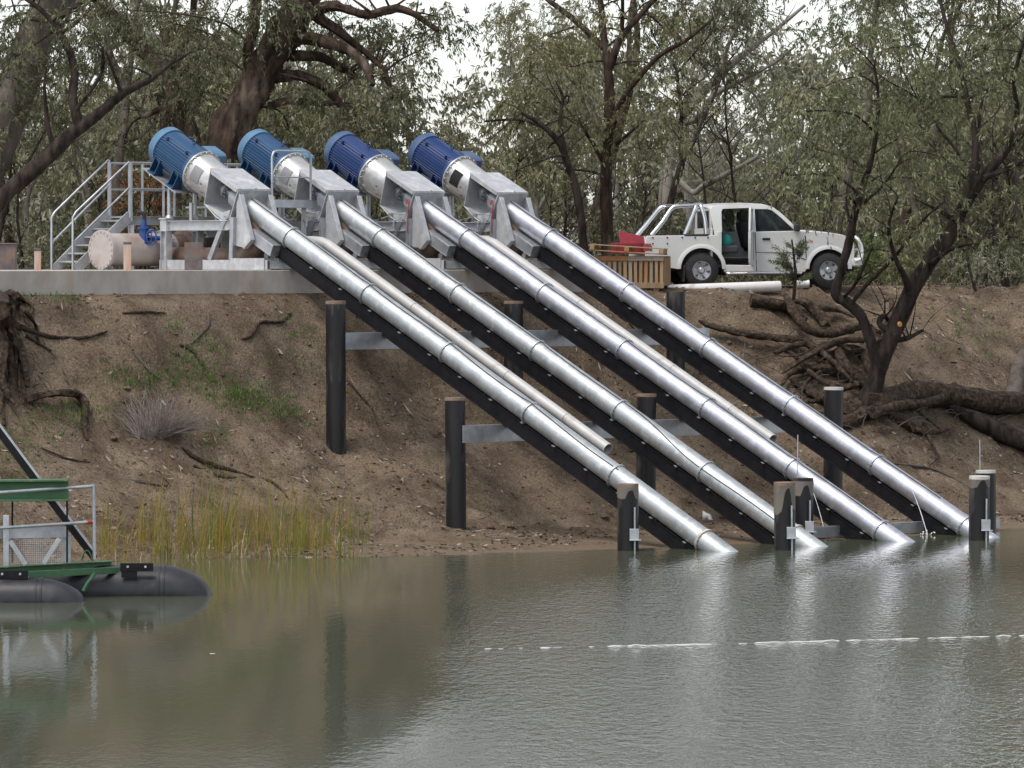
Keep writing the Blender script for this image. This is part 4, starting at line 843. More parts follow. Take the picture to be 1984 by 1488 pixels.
mb = MB(); z0, z1 = uz(403), uz(447); mb.add([(ux(1501), -(yo(z0) - .05), z0), (ux(1501), yo(z0) - .05, z0), (ux(1547), yo(z1) - .05, z1), (ux(1547), -(yo(z1) - .05), z1)], [(0, 1, 2, 3)]); mb.build('windscreen', M['glass'], ute)
panel([(1464, 405), (1490, 405.5), (1498, 408), (1510, 418), (1528, 435), (1542, 449), (1464, 449)], -1, .006, .022).build('door_glass', M['glass'], ute)
panel([(1464, 405), (1490, 405.5), (1498, 408), (1510, 418), (1528, 435), (1542, 449), (1464, 449)], 1, .006, .022).build('door_glass', M['glass'], ute)
panel([(1402, 405), (1452, 403), (1458, 449), (1399, 449)], 1, .006, .022).build('door_glass', M['glass'], ute)
mb = MB(); x = ux(1379); zt, zm, zb = uz(404), uz(442), uz(457)
for y0, y1, a, c in ((-.68, -.56, zt, zm), (.56, .68, zt, zm), (-.56, .56, uz(404), uz(409)), (-.74, .74, zm, .62)): mb.box((x, (y0 + y1) / 2, (a + c) / 2), (.05, y1 - y0, abs(a - c)))
cb = mb.build('cab_back', M['paint'], ute, bevel=.01)
mb = MB(); mb.box((x, 0, (uz(409) + zm) / 2), (.008, 1.12, uz(409) - zm)); mb.build('rear_window', M['glass'], cb)
# door seams, handle, mirror, indicator
mb = MB(); mb.box((ux(1484), -.803, uz(463)), (.17, .05, .05)); mb.build('door_handle', M['trim'], ute, bevel=.012)
mb = MB()
for a, c in (((1462, 450), (1465, 525)), ((1560, 456), (1562, 500)), ((1552, 500), (1562, 503))):
    mb.beam((ux(a[0]), -yo(uz(a[1])) - .001, uz(a[1])), (ux(c[0]), -yo(uz(c[1])) - .001, uz(c[1])), .012, .016)
mb.beam((ux(1464), -.808, uz(489)), (ux(1562), -.808, uz(489)), .006, .010); mb.build('panel_seam', M['trim'], body)
mb = MB(); mb.box((ux(1541), -.93, uz(441)), (.10, .22, .16)); mb.box((ux(1546), -.80, uz(446)), (.06, .14, .05)); mb.build('wing_mirror', M['trim'], ute, bevel=.03)
mb = MB(); mb.box((ux(1572), -.806, uz(467)), (.06, .014, .03)); mb.build('indicator', M['amber'], ute)
mb = MB(); mb.prism([(ux(1247), -.812, uz(472)), (ux(1259), -.812, uz(472)), (ux(1262), -.812, uz(478)), (ux(1262), -.812, uz(486)), (ux(1247), -.812, uz(486))], (0, .14, 0)); mb.build('tail_light', M['lens_red'], ute, bevel=.006)
mb = MB()
for px in (1263, 1291, 1320, 1345, 1370):
    for py in (460.5, 472): 
        if not (py > 470 and px > 1300): mb = MB(); mb.cyl((ux(px), -.82, uz(py)), (ux(px), -.80, uz(py)), .018, None, 8); mb.build('tie_down_hook', M['trim'], body)
# open rear door, hinged at the middle pillar
door = MB(); h = Vector((ux(1459), -.80, 0)); dv = Vector((-.33, -.94, 0)).normalized(); nrm = Vector((dv.y, -dv.x, 0)) * .055
def dp(s, py): return h + dv * s + Vector((0, 0, uz(py)))
door.prism([dp(.0, 514), dp(.62, 514), dp(.72, 500), dp(.72, 449), dp(0, 449)], nrm)
for a, c in (((0, 449), (0, 404)), ((0, 404), (.58, 405)), ((.58, 405), (.70, 449))):
    door.beam(dp(*a) + nrm / 2, dp(*c) + nrm / 2, .05, .05)
dr = door.build('rear_door', M['paint'], ute, bevel=.012)
dg = MB(); dg.prism([dp(.03, 447) + nrm * .4, dp(.67, 447) + nrm * .4, dp(.57, 407) + nrm * .4, dp(.03, 406) + nrm * .4], nrm * .1); dg.build('door_glass', M['glass'], dr)
# flares, wheels, mud flaps, steps
for cx, r, name in ((RW, 43, 'wheel_flare'), (FW, 41, 'wheel_flare')):
    for s in (-1, 1):
        mb = MB(); o = arc(cx, WY, r + 5, 0, 180, 18); i_ = arc(cx, WY, r - 2.5, 0, 180, 18); rs = []
        for (ax_, ay), (bx, by) in zip(o, i_):
            y = s * yo(uz(ay)); e = s * .026
            rs.append([Vector((ux(ax_), y - e * .3, uz(ay))), Vector((ux(ax_), y + e * .3, uz(ay))), Vector((ux((ax_ + bx) / 2), y + e, uz((ay + by) / 2))), Vector((ux(bx), y + e, uz(by))), Vector((ux(bx), y - e, uz(by)))])
        mb.rings(rs); mb.build(name, M['paint'], ute, ang=35)
for cx in (RW, FW):
    for s in (-1, 1):
        c = Vector((ux(cx), s * .70, .365)); o = Vector((0, s, 0))
        mb = MB(); mb.lathe(c - o * .13, o, [(0, .22), (0, .34), (.03, .375), (.06, .384), (.20, .384), (.238, .372), (.262, .335), (.268, .225), (.255, .208)], 44, cap=False)
        for k in range(36):
            q = 2 * math.pi * k / 36
            for dy in (.045, .14): mb.box(c + o * (dy - .06) + Vector((math.cos(q + dy), 0, math.sin(q + dy))) * .371, (.018, .09, .034), Matrix.Rotation(-(q + dy), 3, 'Y'))
        tyre = mb.build('wheel', M['tyre'], ute, ang=30)
        mb = MB(); mb.lathe(c - o * .10, o, [(0, .21), (.205, .212), (.222, .212), (.222, .195), (.18, .18), (.10, .175)], 40, cap=False)
        mb.lathe(c + o * .02, o, [(0, .19), (.02, .19), (.05, .09), (.11, .062), (.12, .05), (.12, .001)], 30)
        for k in range(6):
            q = 2 * math.pi * k / 6 + .3; e = Vector((math.cos(q), 0, math.sin(q))); t = Vector((-math.sin(q), 0, math.cos(q)))
            mb.prism([c + o * .055 + e * .06 + t * .045, c + o * .055 + e * .06 - t * .045, c + o * .095 + e * .205 - t * .062, c + o * .095 + e * .205 + t * .062], o * .03)
        mb.build('rim', M['alloy'], tyre, ang=30)
for s in (-1, 1):
    mb = MB(); mb.box((ux(1323), s * .72, .30), (.02, .28, .36)); mb.build('mud_flap', M['trim'], ute)
    mb = MB(); mb.tube(smooth_path([(ux(1402), s * .70, uz(531)), (ux(1408), s * .86, uz(530)), (ux(1430), s * .88, uz(530)), (ux(1530), s * .88, uz(529)), (ux(1550), s * .86, uz(529)), (ux(1556), s * .70, uz(530))], 4), .036, 12); mb.build('side_step', M['chrome'], ute)
# tray floor, inner sides, chassis, lowered tailgate
mb = MB(); mb.box((ux(1318), 0, .90), (1.5, 1.44, .04)); mb.box((ux(1318), -.68, 1.0), (1.5, .06, .2)); mb.box((ux(1318), .68, 1.0), (1.5, .06, .2)); mb.build('tray', M['paint'], ute)
mb = MB(); mb.box((0, 0, .42), (4.2, .9, .16)); mb.box((ux(1440), 0, .36), (.9, 1.2, .2)); mb.cyl((ux(RW), -.6, .36), (ux(RW), .6, .36), .06); mb.cyl((ux(FW), -.6, .36), (ux(FW), .6, .36), .06); mb.box((ux(1460), 0, .46), (1.75, 1.46, .05)); mb.box((ux(FW), 0, .68), (.95, 1.2, .4)); mb.box((ux(RW), 0, .66), (1.0, 1.2, .42)); mb.build('chassis', M['trim'], ute)
mb = MB(); mb.box((ux(1246) - .25, 0, uz(505)), (.5, 1.4, .04)); mb.build('tailgate', M['paint'], ute, bevel=.012)
mb = MB(); mb.box((ux(1255), 0, .46), (.12, 1.5, .14)); mb.build('rear_bumper', M['chrome'], ute, bevel=.02)
# sports bar
mb = MB()
for s in (-1, 1):
    y = s * .68; yt = s * .58
    mb.tube(smooth_path([(ux(1263), y, uz(456)), (ux(1285), y * .97, uz(430)), (ux(1305), yt, uz(404)), (ux(1318), yt, uz(399))], 5), .05, 14)
    mb.tube([(ux(1312), yt, uz(400)), (ux(1362), yt, uz(397))], .040, 14)
    if s > 0: continue
    mb.tube(smooth_path([(ux(1328), y, uz(455)), (ux(1340), y * .95, uz(428)), (ux(1352), yt, uz(400)), (ux(1355), yt * .6, uz(397.5))], 5), .05, 14)
    mb.tube(smooth_path([(ux(1369), y, uz(455)), (ux(1367), y * .97, uz(425)), (ux(1361), yt, uz(399)), (ux(1359), yt * .6, uz(397.5))], 5), .05, 14)
mb.tube([(ux(1316), -.58, uz(399)), (ux(1316), .58, uz(399))], .042, 14); mb.tube([(ux(1354), -.4, uz(397.5)), (ux(1354), .4, uz(397.5))], .04, 14); mb.build('sports_bar', M['chrome'], ute)
for s in (-1, 1): mb = MB(); mb.box((ux(1348), s * .74, uz(456)), (.56, .14, .06)); mb.build('bar_mount', M['trim'], ute, bevel=.02)
# interior
for x, y in ((1492, -.36), (1492, .36)):
    mb = MB(); mb.box((ux(x), y, .86), (.5, .5, .16)); mb.box((ux(x - 26), y, 1.15), (.16, .48, .6), Matrix.Rotation(R(-14), 3, 'Y')); mb.box((ux(x - 34), y, 1.55), (.10, .27, .19)); mb.build('front_seat', M['seat'], ute, bevel=.05)
mb = MB(); mb.box((ux(1412), 0, .82), (.5, 1.3, .18)); mb.box((ux(1393), 0, 1.12), (.14, 1.3, .55)); 
for y in (-.36, .36): mb.box((ux(1393), y, 1.48), (.1, .26, .16))
mb.build('rear_bench', M['seat'], ute, bevel=.05)
mb = MB(); mb.box((ux(1537), 0, 1.05), (.3, 1.36, .3)); mb.box((ux(1460), -.03, .64), (1.7, 1.4, .03)); mb.build('dashboard', M['trim'], ute, bevel=.04)
mb = MB(); c = Vector((ux(1521), -.37, 1.16)); a = Vector((.85, 0, -.5)).normalized(); x_ = Vector((0, 1, 0)); y_ = a.cross(x_)
mb.tube([c + (x_ * math.cos(q) + y_ * math.sin(q)) * .18 for q in (2 * math.pi * k / 24 for k in range(25))], .014, 8); mb.tube([c - x_ * .17, c + x_ * .17], .012, 6); mb.tube([c, c + a * .3], .025, 8); mb.build('steering_wheel', M['trim'], ute)
mb = MB(); rs = []
for k, (z, r) in enumerate([(0, .13), (.05, .16), (.13, .14), (.20, .10), (.25, .03)]): rs.append([Vector((r * 1.05 * math.cos(q) * (1 + .12 * math.sin(3 * q + k)), r * .8 * math.sin(q), z)) for q in (2 * math.pi * i / 18 for i in range(18))])
mb.rings(rs); bagp = ute.matrix_basis @ Vector((ux(1411), -.50, .912)); tag(mb.build('cloth_bag', M['teal'], None, loc=bagp), 'teal cloth bag lying on the rear seat in the open ute door', 'bag')

# ================================================================ crate, pallet, toolbox, loose pipe by the ute
wood_cols = [((.30, .20, .11), (.40, .28, .17)), ((.24, .165, .10), (.33, .24, .155)), ((.33, .16, .07), (.42, .22, .11)), ((.27, .22, .17), (.36, .30, .24))]
WD = [mat('raw_timber', a, c, .85, 0, 7, 6, .003, 22, stretch=(1, 1, .2), spec=.2) for a, c in wood_cols]
rc = random.Random(9)
crate = empty('timber_crate', (2.56, 7.35, 4.70), 'slatted timber crate standing on the ground behind the ute tray', 'crate', rz=R(-9)); Wd, Dp, Hh = 1.56, 1.1, .72
for k in range(14):
    mb = MB(); x = -Wd / 2 + .05 + k * (Wd - .1) / 13; mb.box((x, -Dp / 2, Hh / 2 + .02), (.068 + rc.uniform(-.008, .008), .02, Hh - .12), Matrix.Rotation(R(rc.uniform(-1.2, 1.2)), 3, 'Y')); mb.build('slat', WD[[1, 3, 0, 1, 3, 1, 0, 3, 0, 1, 2, 3, 0, 0][k]], crate, bevel=.003)
for k in range(9):
    mb = MB(); mb.box((Wd / 2, -Dp / 2 + .08 + k * (Dp - .16) / 8, Hh / 2 + .02), (.02, .07, Hh - .12)); mb.build('slat', WD[k % 2], crate, bevel=.003)
mb = MB(); mb.box((-.39, -Dp / 2 - .022, Hh - .05), (.78, .022, .10)); mb.build('rail', WD[2], crate, bevel=.003)
mb = MB(); mb.box((.39, -Dp / 2 - .022, Hh - .055), (.77, .022, .095)); mb.build('rail', WD[3], crate, bevel=.003)
mb = MB(); mb.box((0, -Dp / 2 - .022, .09), (Wd, .022, .12)); mb.build('rail', WD[1], crate, bevel=.003)
mb = MB(); mb.box((0, Dp / 2, Hh / 2), (Wd, .02, Hh)); mb.box((-Wd / 2, 0, Hh / 2), (.02, Dp - .05, Hh)); mb.box((0, .04, .12), (Wd - .05, Dp - .08, .03)); mb.build('rear_panel', WD[1], crate)
for x in (-.6, 0, .6): mb = MB(); mb.box((x, 0, .0), (.1, Dp, .1)); mb.build('runner', WD[1], crate, bevel=.004)
def pallet(name, loc, rz, tilt, label, sc=1):
    r = empty(name, loc, label, 'pallet', rz=rz); r.rotation_euler = (0, tilt, rz)
    for k in range(6): mb = MB(); mb.box((0, -.5 + k * .2, .12), (1.6, .13, .022)); mb.build('deck_board', WD[[0, 1, 0, 3, 0, 1][k]], r, bevel=.003)
    for x in (-.74, 0, .74): mb = MB(); mb.box((x, 0, .06), (.1, 1.14, .095)); mb.build('bearer', WD[[0, 2, 0][(x > .1) + (x > -.1)]], r, bevel=.004)
    for y in (-.5, .5): mb = MB(); mb.box((0, y, 0), (1.6, .12, .022)); mb.build('bottom_board', WD[2 if y < 0 else 0], r, bevel=.003)
pallet('timber_pallet', (2.50, 7.25, 5.50), R(-6), R(3.5), 'weathered timber pallet lying tilted on top of the slatted crate')
tb = empty('red_toolbox', W(1222, 490, 8.9), 'red metal toolbox with raised lid on the lowered ute tailgate', 'toolbox', rz=YAW); M['redmetal'] = mat('red_enamel', (.22, .018, .028), (.27, .025, .035), .38, .1, 7)
mb = MB(); mb.box((0, 0, .10), (.78, .5, .24)); mb.build('case', M['redmetal'], tb, bevel=.012)
mb = MB(); mb.prism([(-.20, .18, .22), (.36, .18, .22), (.36, .28, .36), (-.20, .30, .49)], (0, .03, 0)); mb.build('lid', M['redmetal'], tb, bevel=.006)
mb = MB(); mb.box((-.08, -.262, .12), (.2, .02, .03)); mb.build('latch', M['chrome'], tb, bevel=.004)
M['pvc'] = mat('white_pipe_shell', (.62, .61, .60), (.70, .69, .68), .4, 0, 4, c3=(.5, .46, .42), c3scale=3, c3lo=.6)
def hollow(name, a, b, r, m, label, cat):
    a, b = Vector(a), Vector(b); d = (b - a); L = d.length; d.normalize(); o = empty(name, a, label, cat); mb = MB()
    mb.lathe((0, 0, 0), d, [(0, r - .012), (0, r), (L, r), (L, r - .012)], 24, cap=False); mb.lathe((0, 0, 0), d, [(.0, r - .012), (L, r - .012)], 24, cap=False); mb.build('pipe_shell', m, o)
    mb = MB(); mb.lathe(d * .2, d, [(0, r - .013), (.02, .001)], 20); mb.build('dark_inside', M['void'], o); return o
hollow('loose_white_pipe', W(1292, 562, 7.6), W(1512, 554.5, 8.0), .115, M['pvc'], 'long white pipe lying on the bank edge before the ute wheels', 'pipe')
hollow('short_white_pipe', W(1540, 551, 8.1), W(1568, 550, 8.1), .085, M['pvc'], 'short white pipe offcut beside the sapling before the front wheel', 'pipe')
# ================================================================ stairs, walkway, manifold and small plant on the pad
def S(px, py, u): v = V_at(px, u); return UV(u, v, Z_at(py, u, v))
UN, UFR = -4.95, -5.65
def rod(mb, pts, r=.024, sm=0): mb.tube(smooth_path(pts, sm) if sm else pts, r, 10)
st = empty('steel_stairs', S(140, 522, UN), 'galvanised steel stairs with twin handrails at the left end of the pad', 'stairs'); O = st.location
L0 = lambda p: p - O
for u, bx, tx, ty in ((UN, 146, 252, 418), (UFR, 105, 212, 414)):
    mb = MB(); a, b_ = S(bx, 524, u), S(tx, ty, u); mb.beam(L0(a), L0(b_), .03, .22); mb.build('stringer', M['galv_paint'], st)
    mb = MB(); rod(mb, [L0(S(bx - 5, 522, u)), L0(S(bx - 5, 421, u)), L0(S(bx + 1, 411, u)), L0(S(tx - 2, ty - 104, u))]); rod(mb, [L0(S(bx - 4, 470, u)), L0(S(tx - 2, ty - 54, u))]); mb.build('handrail', M['galv'], st)
    mb = MB(); a = S(tx - 1, ty + 4, u); b_ = S(tx - 1, ty - 104, u); mb.beam(L0(a), L0(b_), .055, .055, up=(1, 0, 0)); mb.build('newel_post', M['galv'], st)
v0, v1 = V_at(146, UN), V_at(252, UN); z0, z1 = 5.13, Z_at(418, UN, v1)
for i in range(1, 7):
    f = i / 6.6; v = v0 + (v1 - v0) * f; z = z0 + (z1 - z0) * f; mb = MB(); mb.box(L0(UV((UN + UFR) / 2, v, z)), (abs(UN - UFR) - .04, .24, .035), Matrix.Rotation(-PSI, 3, 'Z')); mb.build('tread', M['galv'], st)
wk = empty('walkway', UV(UFR, v1 + 1, z1), 'grated walkway with guard rails behind the motors', 'walkway'); O2 = wk.location; L2 = lambda p: p - O2
ve = V_at(457, UFR); zt = z1; 
mb = MB(); mb.prism([L2(UV(UN, v1, zt - .04)), L2(UV(UN, ve, zt - .04)), L2(UV(UFR, ve, zt - .04)), L2(UV(UFR, v1, zt - .04))], (0, 0, .03)); mb.build('grating', M['galv_paint'], wk)
for u in (UN, UFR):
    mb = MB(); mb.channel(L2(UV(u, v1, zt - .10)), L2(UV(u, ve, zt - .10)), .07, .18); mb.build('edge_beam', M['galv_paint'], wk)
    n = 4
    for i in range(n + 1):
        v = v1 + (ve - v1) * i / n; mb = MB(); mb.beam(L2(UV(u, v + .03, zt - .1)), L2(UV(u, v + .03, zt + 1.1)), .05, .05, up=(1, 0, 0)); mb.build('rail_post', M['galv'], wk)
        if i in (0, 2, 4): mb = MB(); mb.ibeam(L2(UV(u, v + .03, 5.13)), L2(UV(u, v + .03, zt - .19)), .12, .12, up=(1, 0, 0)); mb.build('support_leg', M['galv_paint'], wk)
    mb = MB()
    for h in (1.1, .55): rod(mb, [L2(UV(u, v1 + .03, zt + h)), L2(UV(u, ve + .03, zt + h))])
    mb.build('guard_rail', M['galv'], wk)
mb = MB()
for h in (1.1, .55): rod(mb, [L2(UV(UN, ve + .03, zt + h)), L2(UV(UFR, ve + .03, zt + h))])
mb.build('guard_rail', M['galv'], wk)
# small platform with looped guard rail between the first two pumps
u = -1.55; va, vb = V_at(527, u), V_at(602, u); zp = Z_at(400, u, va); tz = Z_at(292, u, va)
pf = empty('service_platform', UV(u, (va + vb) / 2, zp), 'small service platform with looped guard rail between the two teal pumps', 'platform'); O3 = pf.location; L3 = lambda p: p - O3
mb = MB(); rod(mb, [L3(UV(u, va, zp)), L3(UV(u, va, tz - .12)), L3(UV(u, va + .04, tz - .03)), L3(UV(u, va + .13, tz)), L3(UV(u, vb - .13, tz)), L3(UV(u, vb - .04, tz - .03)), L3(UV(u, vb, tz - .12)), L3(UV(u, vb, zp))], .025); rod(mb, [L3(UV(u, va, Z_at(343, u, va))), L3(UV(u, vb, Z_at(343, u, va)))], .016); mb.build('guard_rail', M['galv'], pf)
mb = MB(); mb.box(L3(UV(u + .02, (va + vb) / 2 + .02, zp + .06)), (.03, vb - va + .02, .16), Matrix.Rotation(-PSI, 3, 'Z')); mb.build('toe_board', M['galv'], pf)
mb = MB(); mb.box(L3(UV(u - 1.4, (va + vb) / 2, zp)), (2.8, vb - va - .05, .04), Matrix.Rotation(-PSI, 3, 'Z')); mb.build('deck', M['galv_paint'], pf)
for uu in (u - .1, u - 2.6):
    for v in (va + .1, vb - .1): mb = MB(); mb.ibeam(L3(UV(uu, v, 5.13)), L3(UV(uu, v, zp - .02)), .1, .1, up=(1, 0, 0)); mb.build('support_leg', M['galv_paint'], pf)
for u_, dz_ in ((-2.45, .1), (-3.2, 0)):
    mb = MB(); mb.ibeam(UV(u_, .44, 5.90 + dz_), UV(u_, 3 * SPC - .44, 5.90 + dz_), .14, .2); 
    tag(mb.build('tie_beam', M['galv_paint']), 'grey tie beam running behind the pumps, ' + ('nearer the coupling boxes' if u_ > -3 else 'under the motors'), 'beam')
mb = MB(); mb.box(UV(-3.35, .5 + SPC * 1.5, 5.60), (.04, 3 * SPC - .9, .5), Matrix.Rotation(-PSI, 3, 'Z')); tag(mb.build('screen_panel', M['galv_paint'], bevel=.004), 'grey sheet panel behind the legs of the pumps', 'panel')
# manifold
um = -4.1; vm = V_at(195, um); MF = empty('manifold_pipe', UV(um, vm, 5.545), 'large beige manifold pipe with bolted blank end below the stairs', 'pipe', rz=-PSI)
M['manifold'] = mat('beige_manifold_paint', (.38, .335, .315), (.47, .42, .40), .5, 0, 3, 6, .001, 12, c3=(.26, .17, .12), c3scale=1.4, c3lo=.55, c3hi=.75)
r_ = Vector((0, 1, 0)); mb = MB(); mb.lathe((0, 0, 0), r_, [(0, .405), (.045, .405)], 44)
for i in range(20): q = 2 * math.pi * i / 20; p = Vector((.365 * math.cos(q), -.022, .365 * math.sin(q))); mb.cyl(p, p + r_ * .1, .018, None, 6)
mb.build('blank_flange', M['manifold'], MF)
mb = MB(); mb.lathe((0, .046, 0), r_, [(0, .40), (.04, .40), (.041, .335), (1.75, .335)], 44, cap=False); mb.build('pipe_shell', M['manifold'], MF)
mb = MB(); mb.lathe((0, 1.42, 0), r_, [(0, .336), (0, .37), (.05, .37), (.05, .345), (.13, .345), (.13, .40), (.19, .40), (.19, .336)], 40, cap=False)
for i in range(16): q = 2 * math.pi * (i + .5) / 16; p = Vector((.372 * math.cos(q), 1.38, .372 * math.sin(q))); mb.cyl(p, p + r_ * .3, .013, None, 6)
mb.build('coupling_flange', M['galv'], MF)
mb = MB(); mb.lathe((0, 1.7, 0), r_, [(0, .30), (.1, .33), (.4, .33), (.42, .41), (.48, .41), (.49, .34), (.75, .34), (.76, .41), (.82, .41), (.83, .335), (10.5, .335)], 40); mb.build('rusty_section', M['brown_pipe'], MF)
gv_ = empty('gate_valve', S(279, 452, -3.9), 'blue gate valve with handwheel on top of the manifold pipe', 'valve'); M['valve_blue'] = mat('valve_blue_paint', (.012, .05, .21), (.02, .07, .27), .4)
mb = MB(); mb.lathe((0, 0, -.22), (0, 0, 1), [(0, .13), (.04, .13), (.05, .10), (.30, .10), (.31, .14), (.35, .14), (.36, .06), (.5, .05)], 20); mb.build('valve_body', M['valve_blue'], gv_)
mb = MB(); c = Vector((.16, -.12, -.08)); mb.tube([c + Vector((math.cos(q) * .10, .02 * math.sin(q), math.sin(q) * .15)) for q in (2 * math.pi * i / 20 for i in range(21))], .016, 8); mb.tube([c - Vector((.09, 0, 0)), c + Vector((.09, 0, 0))], .012, 6); mb.tube([c - Vector((0, 0, .14)), c + Vector((0, 0, .14))], .012, 6); mb.tube([c, c + Vector((-.1, .1, 0))], .02, 6); mb.build('handwheel', M['valve_blue'], gv_)
mb = MB(); mb.tube(smooth_path([(0, 0, .26), (0, 0, .36), (-.05, 0, .42), (-.13, 0, .43)], 4), .04, 10); mb.build('vent_elbow', M['cable'], gv_)
mb = MB(); mb.tube([(.1, 0, -.1), (.32, .06, -.1)], .05, 10); mb.build('side_pipe', M['valve_blue'], gv_)
M['rustplate'] = mat('rusty_grey_sheet', (.09, .07, .068), (.17, .14, .14), .6, .2, 4, 6, c3=(.22, .11, .06), c3scale=3)
u = -.02 - .35; mb = MB(); p = S(375, 497, -.9); mb.box(p, (.36, .02, .56)); tag(mb.build('steel_sheet', M['rustplate'], bevel=.004), 'small rusty steel sheet leaning in front of the first pump frame', 'sheet')
M['peg'] = mat('faded_marker_paint', (.52, .46, .40), (.48, .24, .15), .8, 0, 5, 4, stretch=(2.2, 1, .3))
for px, pt_, wd, lb in ((247, 471, .15, 'wide faded orange and white marker peg in front of the manifold pipe'), (73, 484, .13, 'faded orange and white marker peg standing left of the stairs')):
    p = S(px, 498, -.5 if px > 100 else -2.0); r = empty('marker_peg', (p.x, p.y, 5.13), lb, 'marker peg'); h = CAMZ - (pt_ - HOR) / FPX * (p.y + CAMD) - 5.13
    mb = MB(); mb.box((0, 0, h / 2 - .02), (wd, .08, h)); mb.build('timber', M['peg'], r, bevel=.006); mb = MB(); mb.box((0, 0, h + .0), (wd + .01, .09, .05)); mb.build('cap', M['rustplate'], r, bevel=.006)
p = S(14, 498, -2.2); mb = MB(); mb.box((0, 0, 0), (.36, .3, .50)); mb.box((0, 0, .26), (.40, .34, .03)); tag(mb.build('junction_box', M['rustplate'], loc=p, bevel=.01), 'dark grey junction box at the left end of the pad', 'box')

# ================================================================ floating platform at lower left
M['green'] = mat('green_machine_paint', (.045, .125, .055), (.065, .16, .075), .5, 0, 5, 6, .001, 18, c3=(.30, .25, .05), c3scale=3.2, c3lo=.64, c3hi=.72)
M['float'] = mat('scuffed_black_float', (.011, .011, .014), (.026, .026, .032), .42, 0, 3, 7, .003, 10, rvar=.1, c3=(.06, .06, .07), c3scale=2)
M['wiremesh'] = M['galv']
FY = -22.2; D0 = W(90, 1090, FY); fp = empty('floating_platform', (D0.x, FY, 0), 'green and galvanised floating platform on black floats at lower left', 'pontoon'); OF = fp.location
F = lambda px, py, Y=FY: W(px, py, Y) - OF
def floatp(px0, px1, Y, Rr, zc, nose):
    a = W(px0, 1100, Y) - OF; b_ = W(px1, 1100, Y) - OF; mb = MB(); rs = []; n = 30; L = b_.x - a.x
    secs = [(0, 0), (.02, 0)] + [(1 - nose + nose * k / 9, k / 9) for k in range(10)]
    for s, k in secs:
        x = a.x + L * s; top = math.sqrt(max(1 - k ** 1.7, .0)); ring = []
        for i in range(n):
            q = 2 * math.pi * i / n; zz = math.sin(q); lo = zc - Rr
            z = lo + (zz + 1) * Rr * (.36 + .64 * top) * .995; ring.append(Vector((x - (.0 if k == 0 else .0), a.y + math.cos(q) * Rr * (.55 + .45 * top), z)))
        rs.append(ring)
    mb.rings(rs); f = mb.build('float', M['float'], fp, ang=50)
    for s in (1 - nose - .01, 1 - nose + .06 * nose):
        mb = MB(); x = a.x + L * s; mb.lathe((x, a.y, zc), (1, 0, 0), [(0, Rr), (0, Rr + .010), (.025, Rr + .008), (.03, Rr - .01)], 30, cap=False); mb.build('weld_seam', M['float'], f)
    return a
floatp(-260, 169, -22.9, .34, .03, .22); floatp(80, 412, -21.3, .40, .075, .30)
mb = MB(); a, b_ = F(-60, 1111, -23.1), F(216, 1096, -21.2); mb.ibeam(a, b_, .18, .16, .016, .012); mb.build('deck_beam', M['green'], fp, bevel=.003)
mb = MB(); a, b_ = F(56, 1109, -22.6), F(246, 1103, -21.25); mb.channel(a - Vector((0, .25, .02)), b_ - Vector((0, .12, 0)), .08, .10, side=-1); mb.build('deck_beam', M['green'], fp, bevel=.003)
for px, py, Y in ((22, 1113, -23.0), (265, 1099, -21.7)):
    mb = MB(); p = F(px, py, Y); mb.box(p, (.52, .05, .13)); mb.box(p - Vector((.12, 0, .1)), (.25, .04, .12)); br = mb.build('float_bracket', M['black_steel'], fp, bevel=.003)
    for q in (-.14, .14):
        mb = MB(); mb.cyl(p + Vector((q, -.05, .01)), p + Vector((q, -.02, .01)), .02, None, 8); mb.build('bolt', M['galv'], br)
mb = MB(); mb.ibeam(F(-60, 951), F(133, 949), .34, .34, .03, .016); mb.build('upper_beam', M['green'], fp, bevel=.003)
for px in (24, 130): mb = MB(); mb.beam(F(px, 968), F(px, 1090), .028, .028, up=(1, 0, 0)); mb.build('strut', M['black_steel'], fp)
mb = MB(); mb.beam(F(-60, 1034, -22.5), F(131, 1031, -22.0), .05, .17); mb.build('truss_chord', M['galv'], fp, bevel=.003)
for a, b_, w_, yy in (((12, 998), (12, 1100), .09, -22.5), ((129, 1034), (129, 1096), .13, -21.7)): mb = MB(); mb.beam(F(*a, yy), F(*b_, yy), .05, w_, up=(1, 0, 0)); mb.build('truss_post', M['galv'], fp, bevel=.003)
for a, b_ in (((20, 1048), (50, 1094)), ((115, 1044), (84, 1092))): mb = MB(); mb.beam(F(*a, -22.5), F(*b_, -22.5), .04, .075); mb.build('truss_diagonal', M['galv'], fp, bevel=.002)
mb = MB(); p0, p1 = F(16, 1092, -22.35), F(122, 1046, -22.35)
for i in range(30): x = p0.x + (p1.x - p0.x) * i / 29; mb.box((x, p0.y, (p0.z + p1.z) / 2), (.005, .005, p1.z - p0.z))
for i in range(14): z = p0.z + (p1.z - p0.z) * i / 13; mb.box(((p0.x + p1.x) / 2, p0.y - .004, z), (p1.x - p0.x, .005, .005))
o = mb.build('wire_mesh', M['galv'], fp, smooth=False)
mb = MB(); rod(mb, [F(-60, 958.5, -23.0), F(181, 942, -22.0)], .026); mb.build('top_rail', M['galv'], fp)
mb = MB(); rod(mb, [F(-60, 1027, -23.0), F(181, 1011, -22.0)], .026); mr = mb.build('mid_rail', M['galv'], fp)
mb = MB(); rod(mb, [F(168, 1012.2, -22.05), F(178, 1011.4, -22.01)], .031); mb.build('red_tape', M['red'], mr)
mb = MB(); rod(mb, [F(181, 938, -22.0), F(183, 1084, -22.0)], .028); mb.build('rail_post', M['galv'], fp)
mb = MB(); mb.beam(F(-40, 786, -21.6), F(184, 1083, -21.6), .06, .11); mb.build('diagonal_brace', M['black_steel'], fp, bevel=.003)
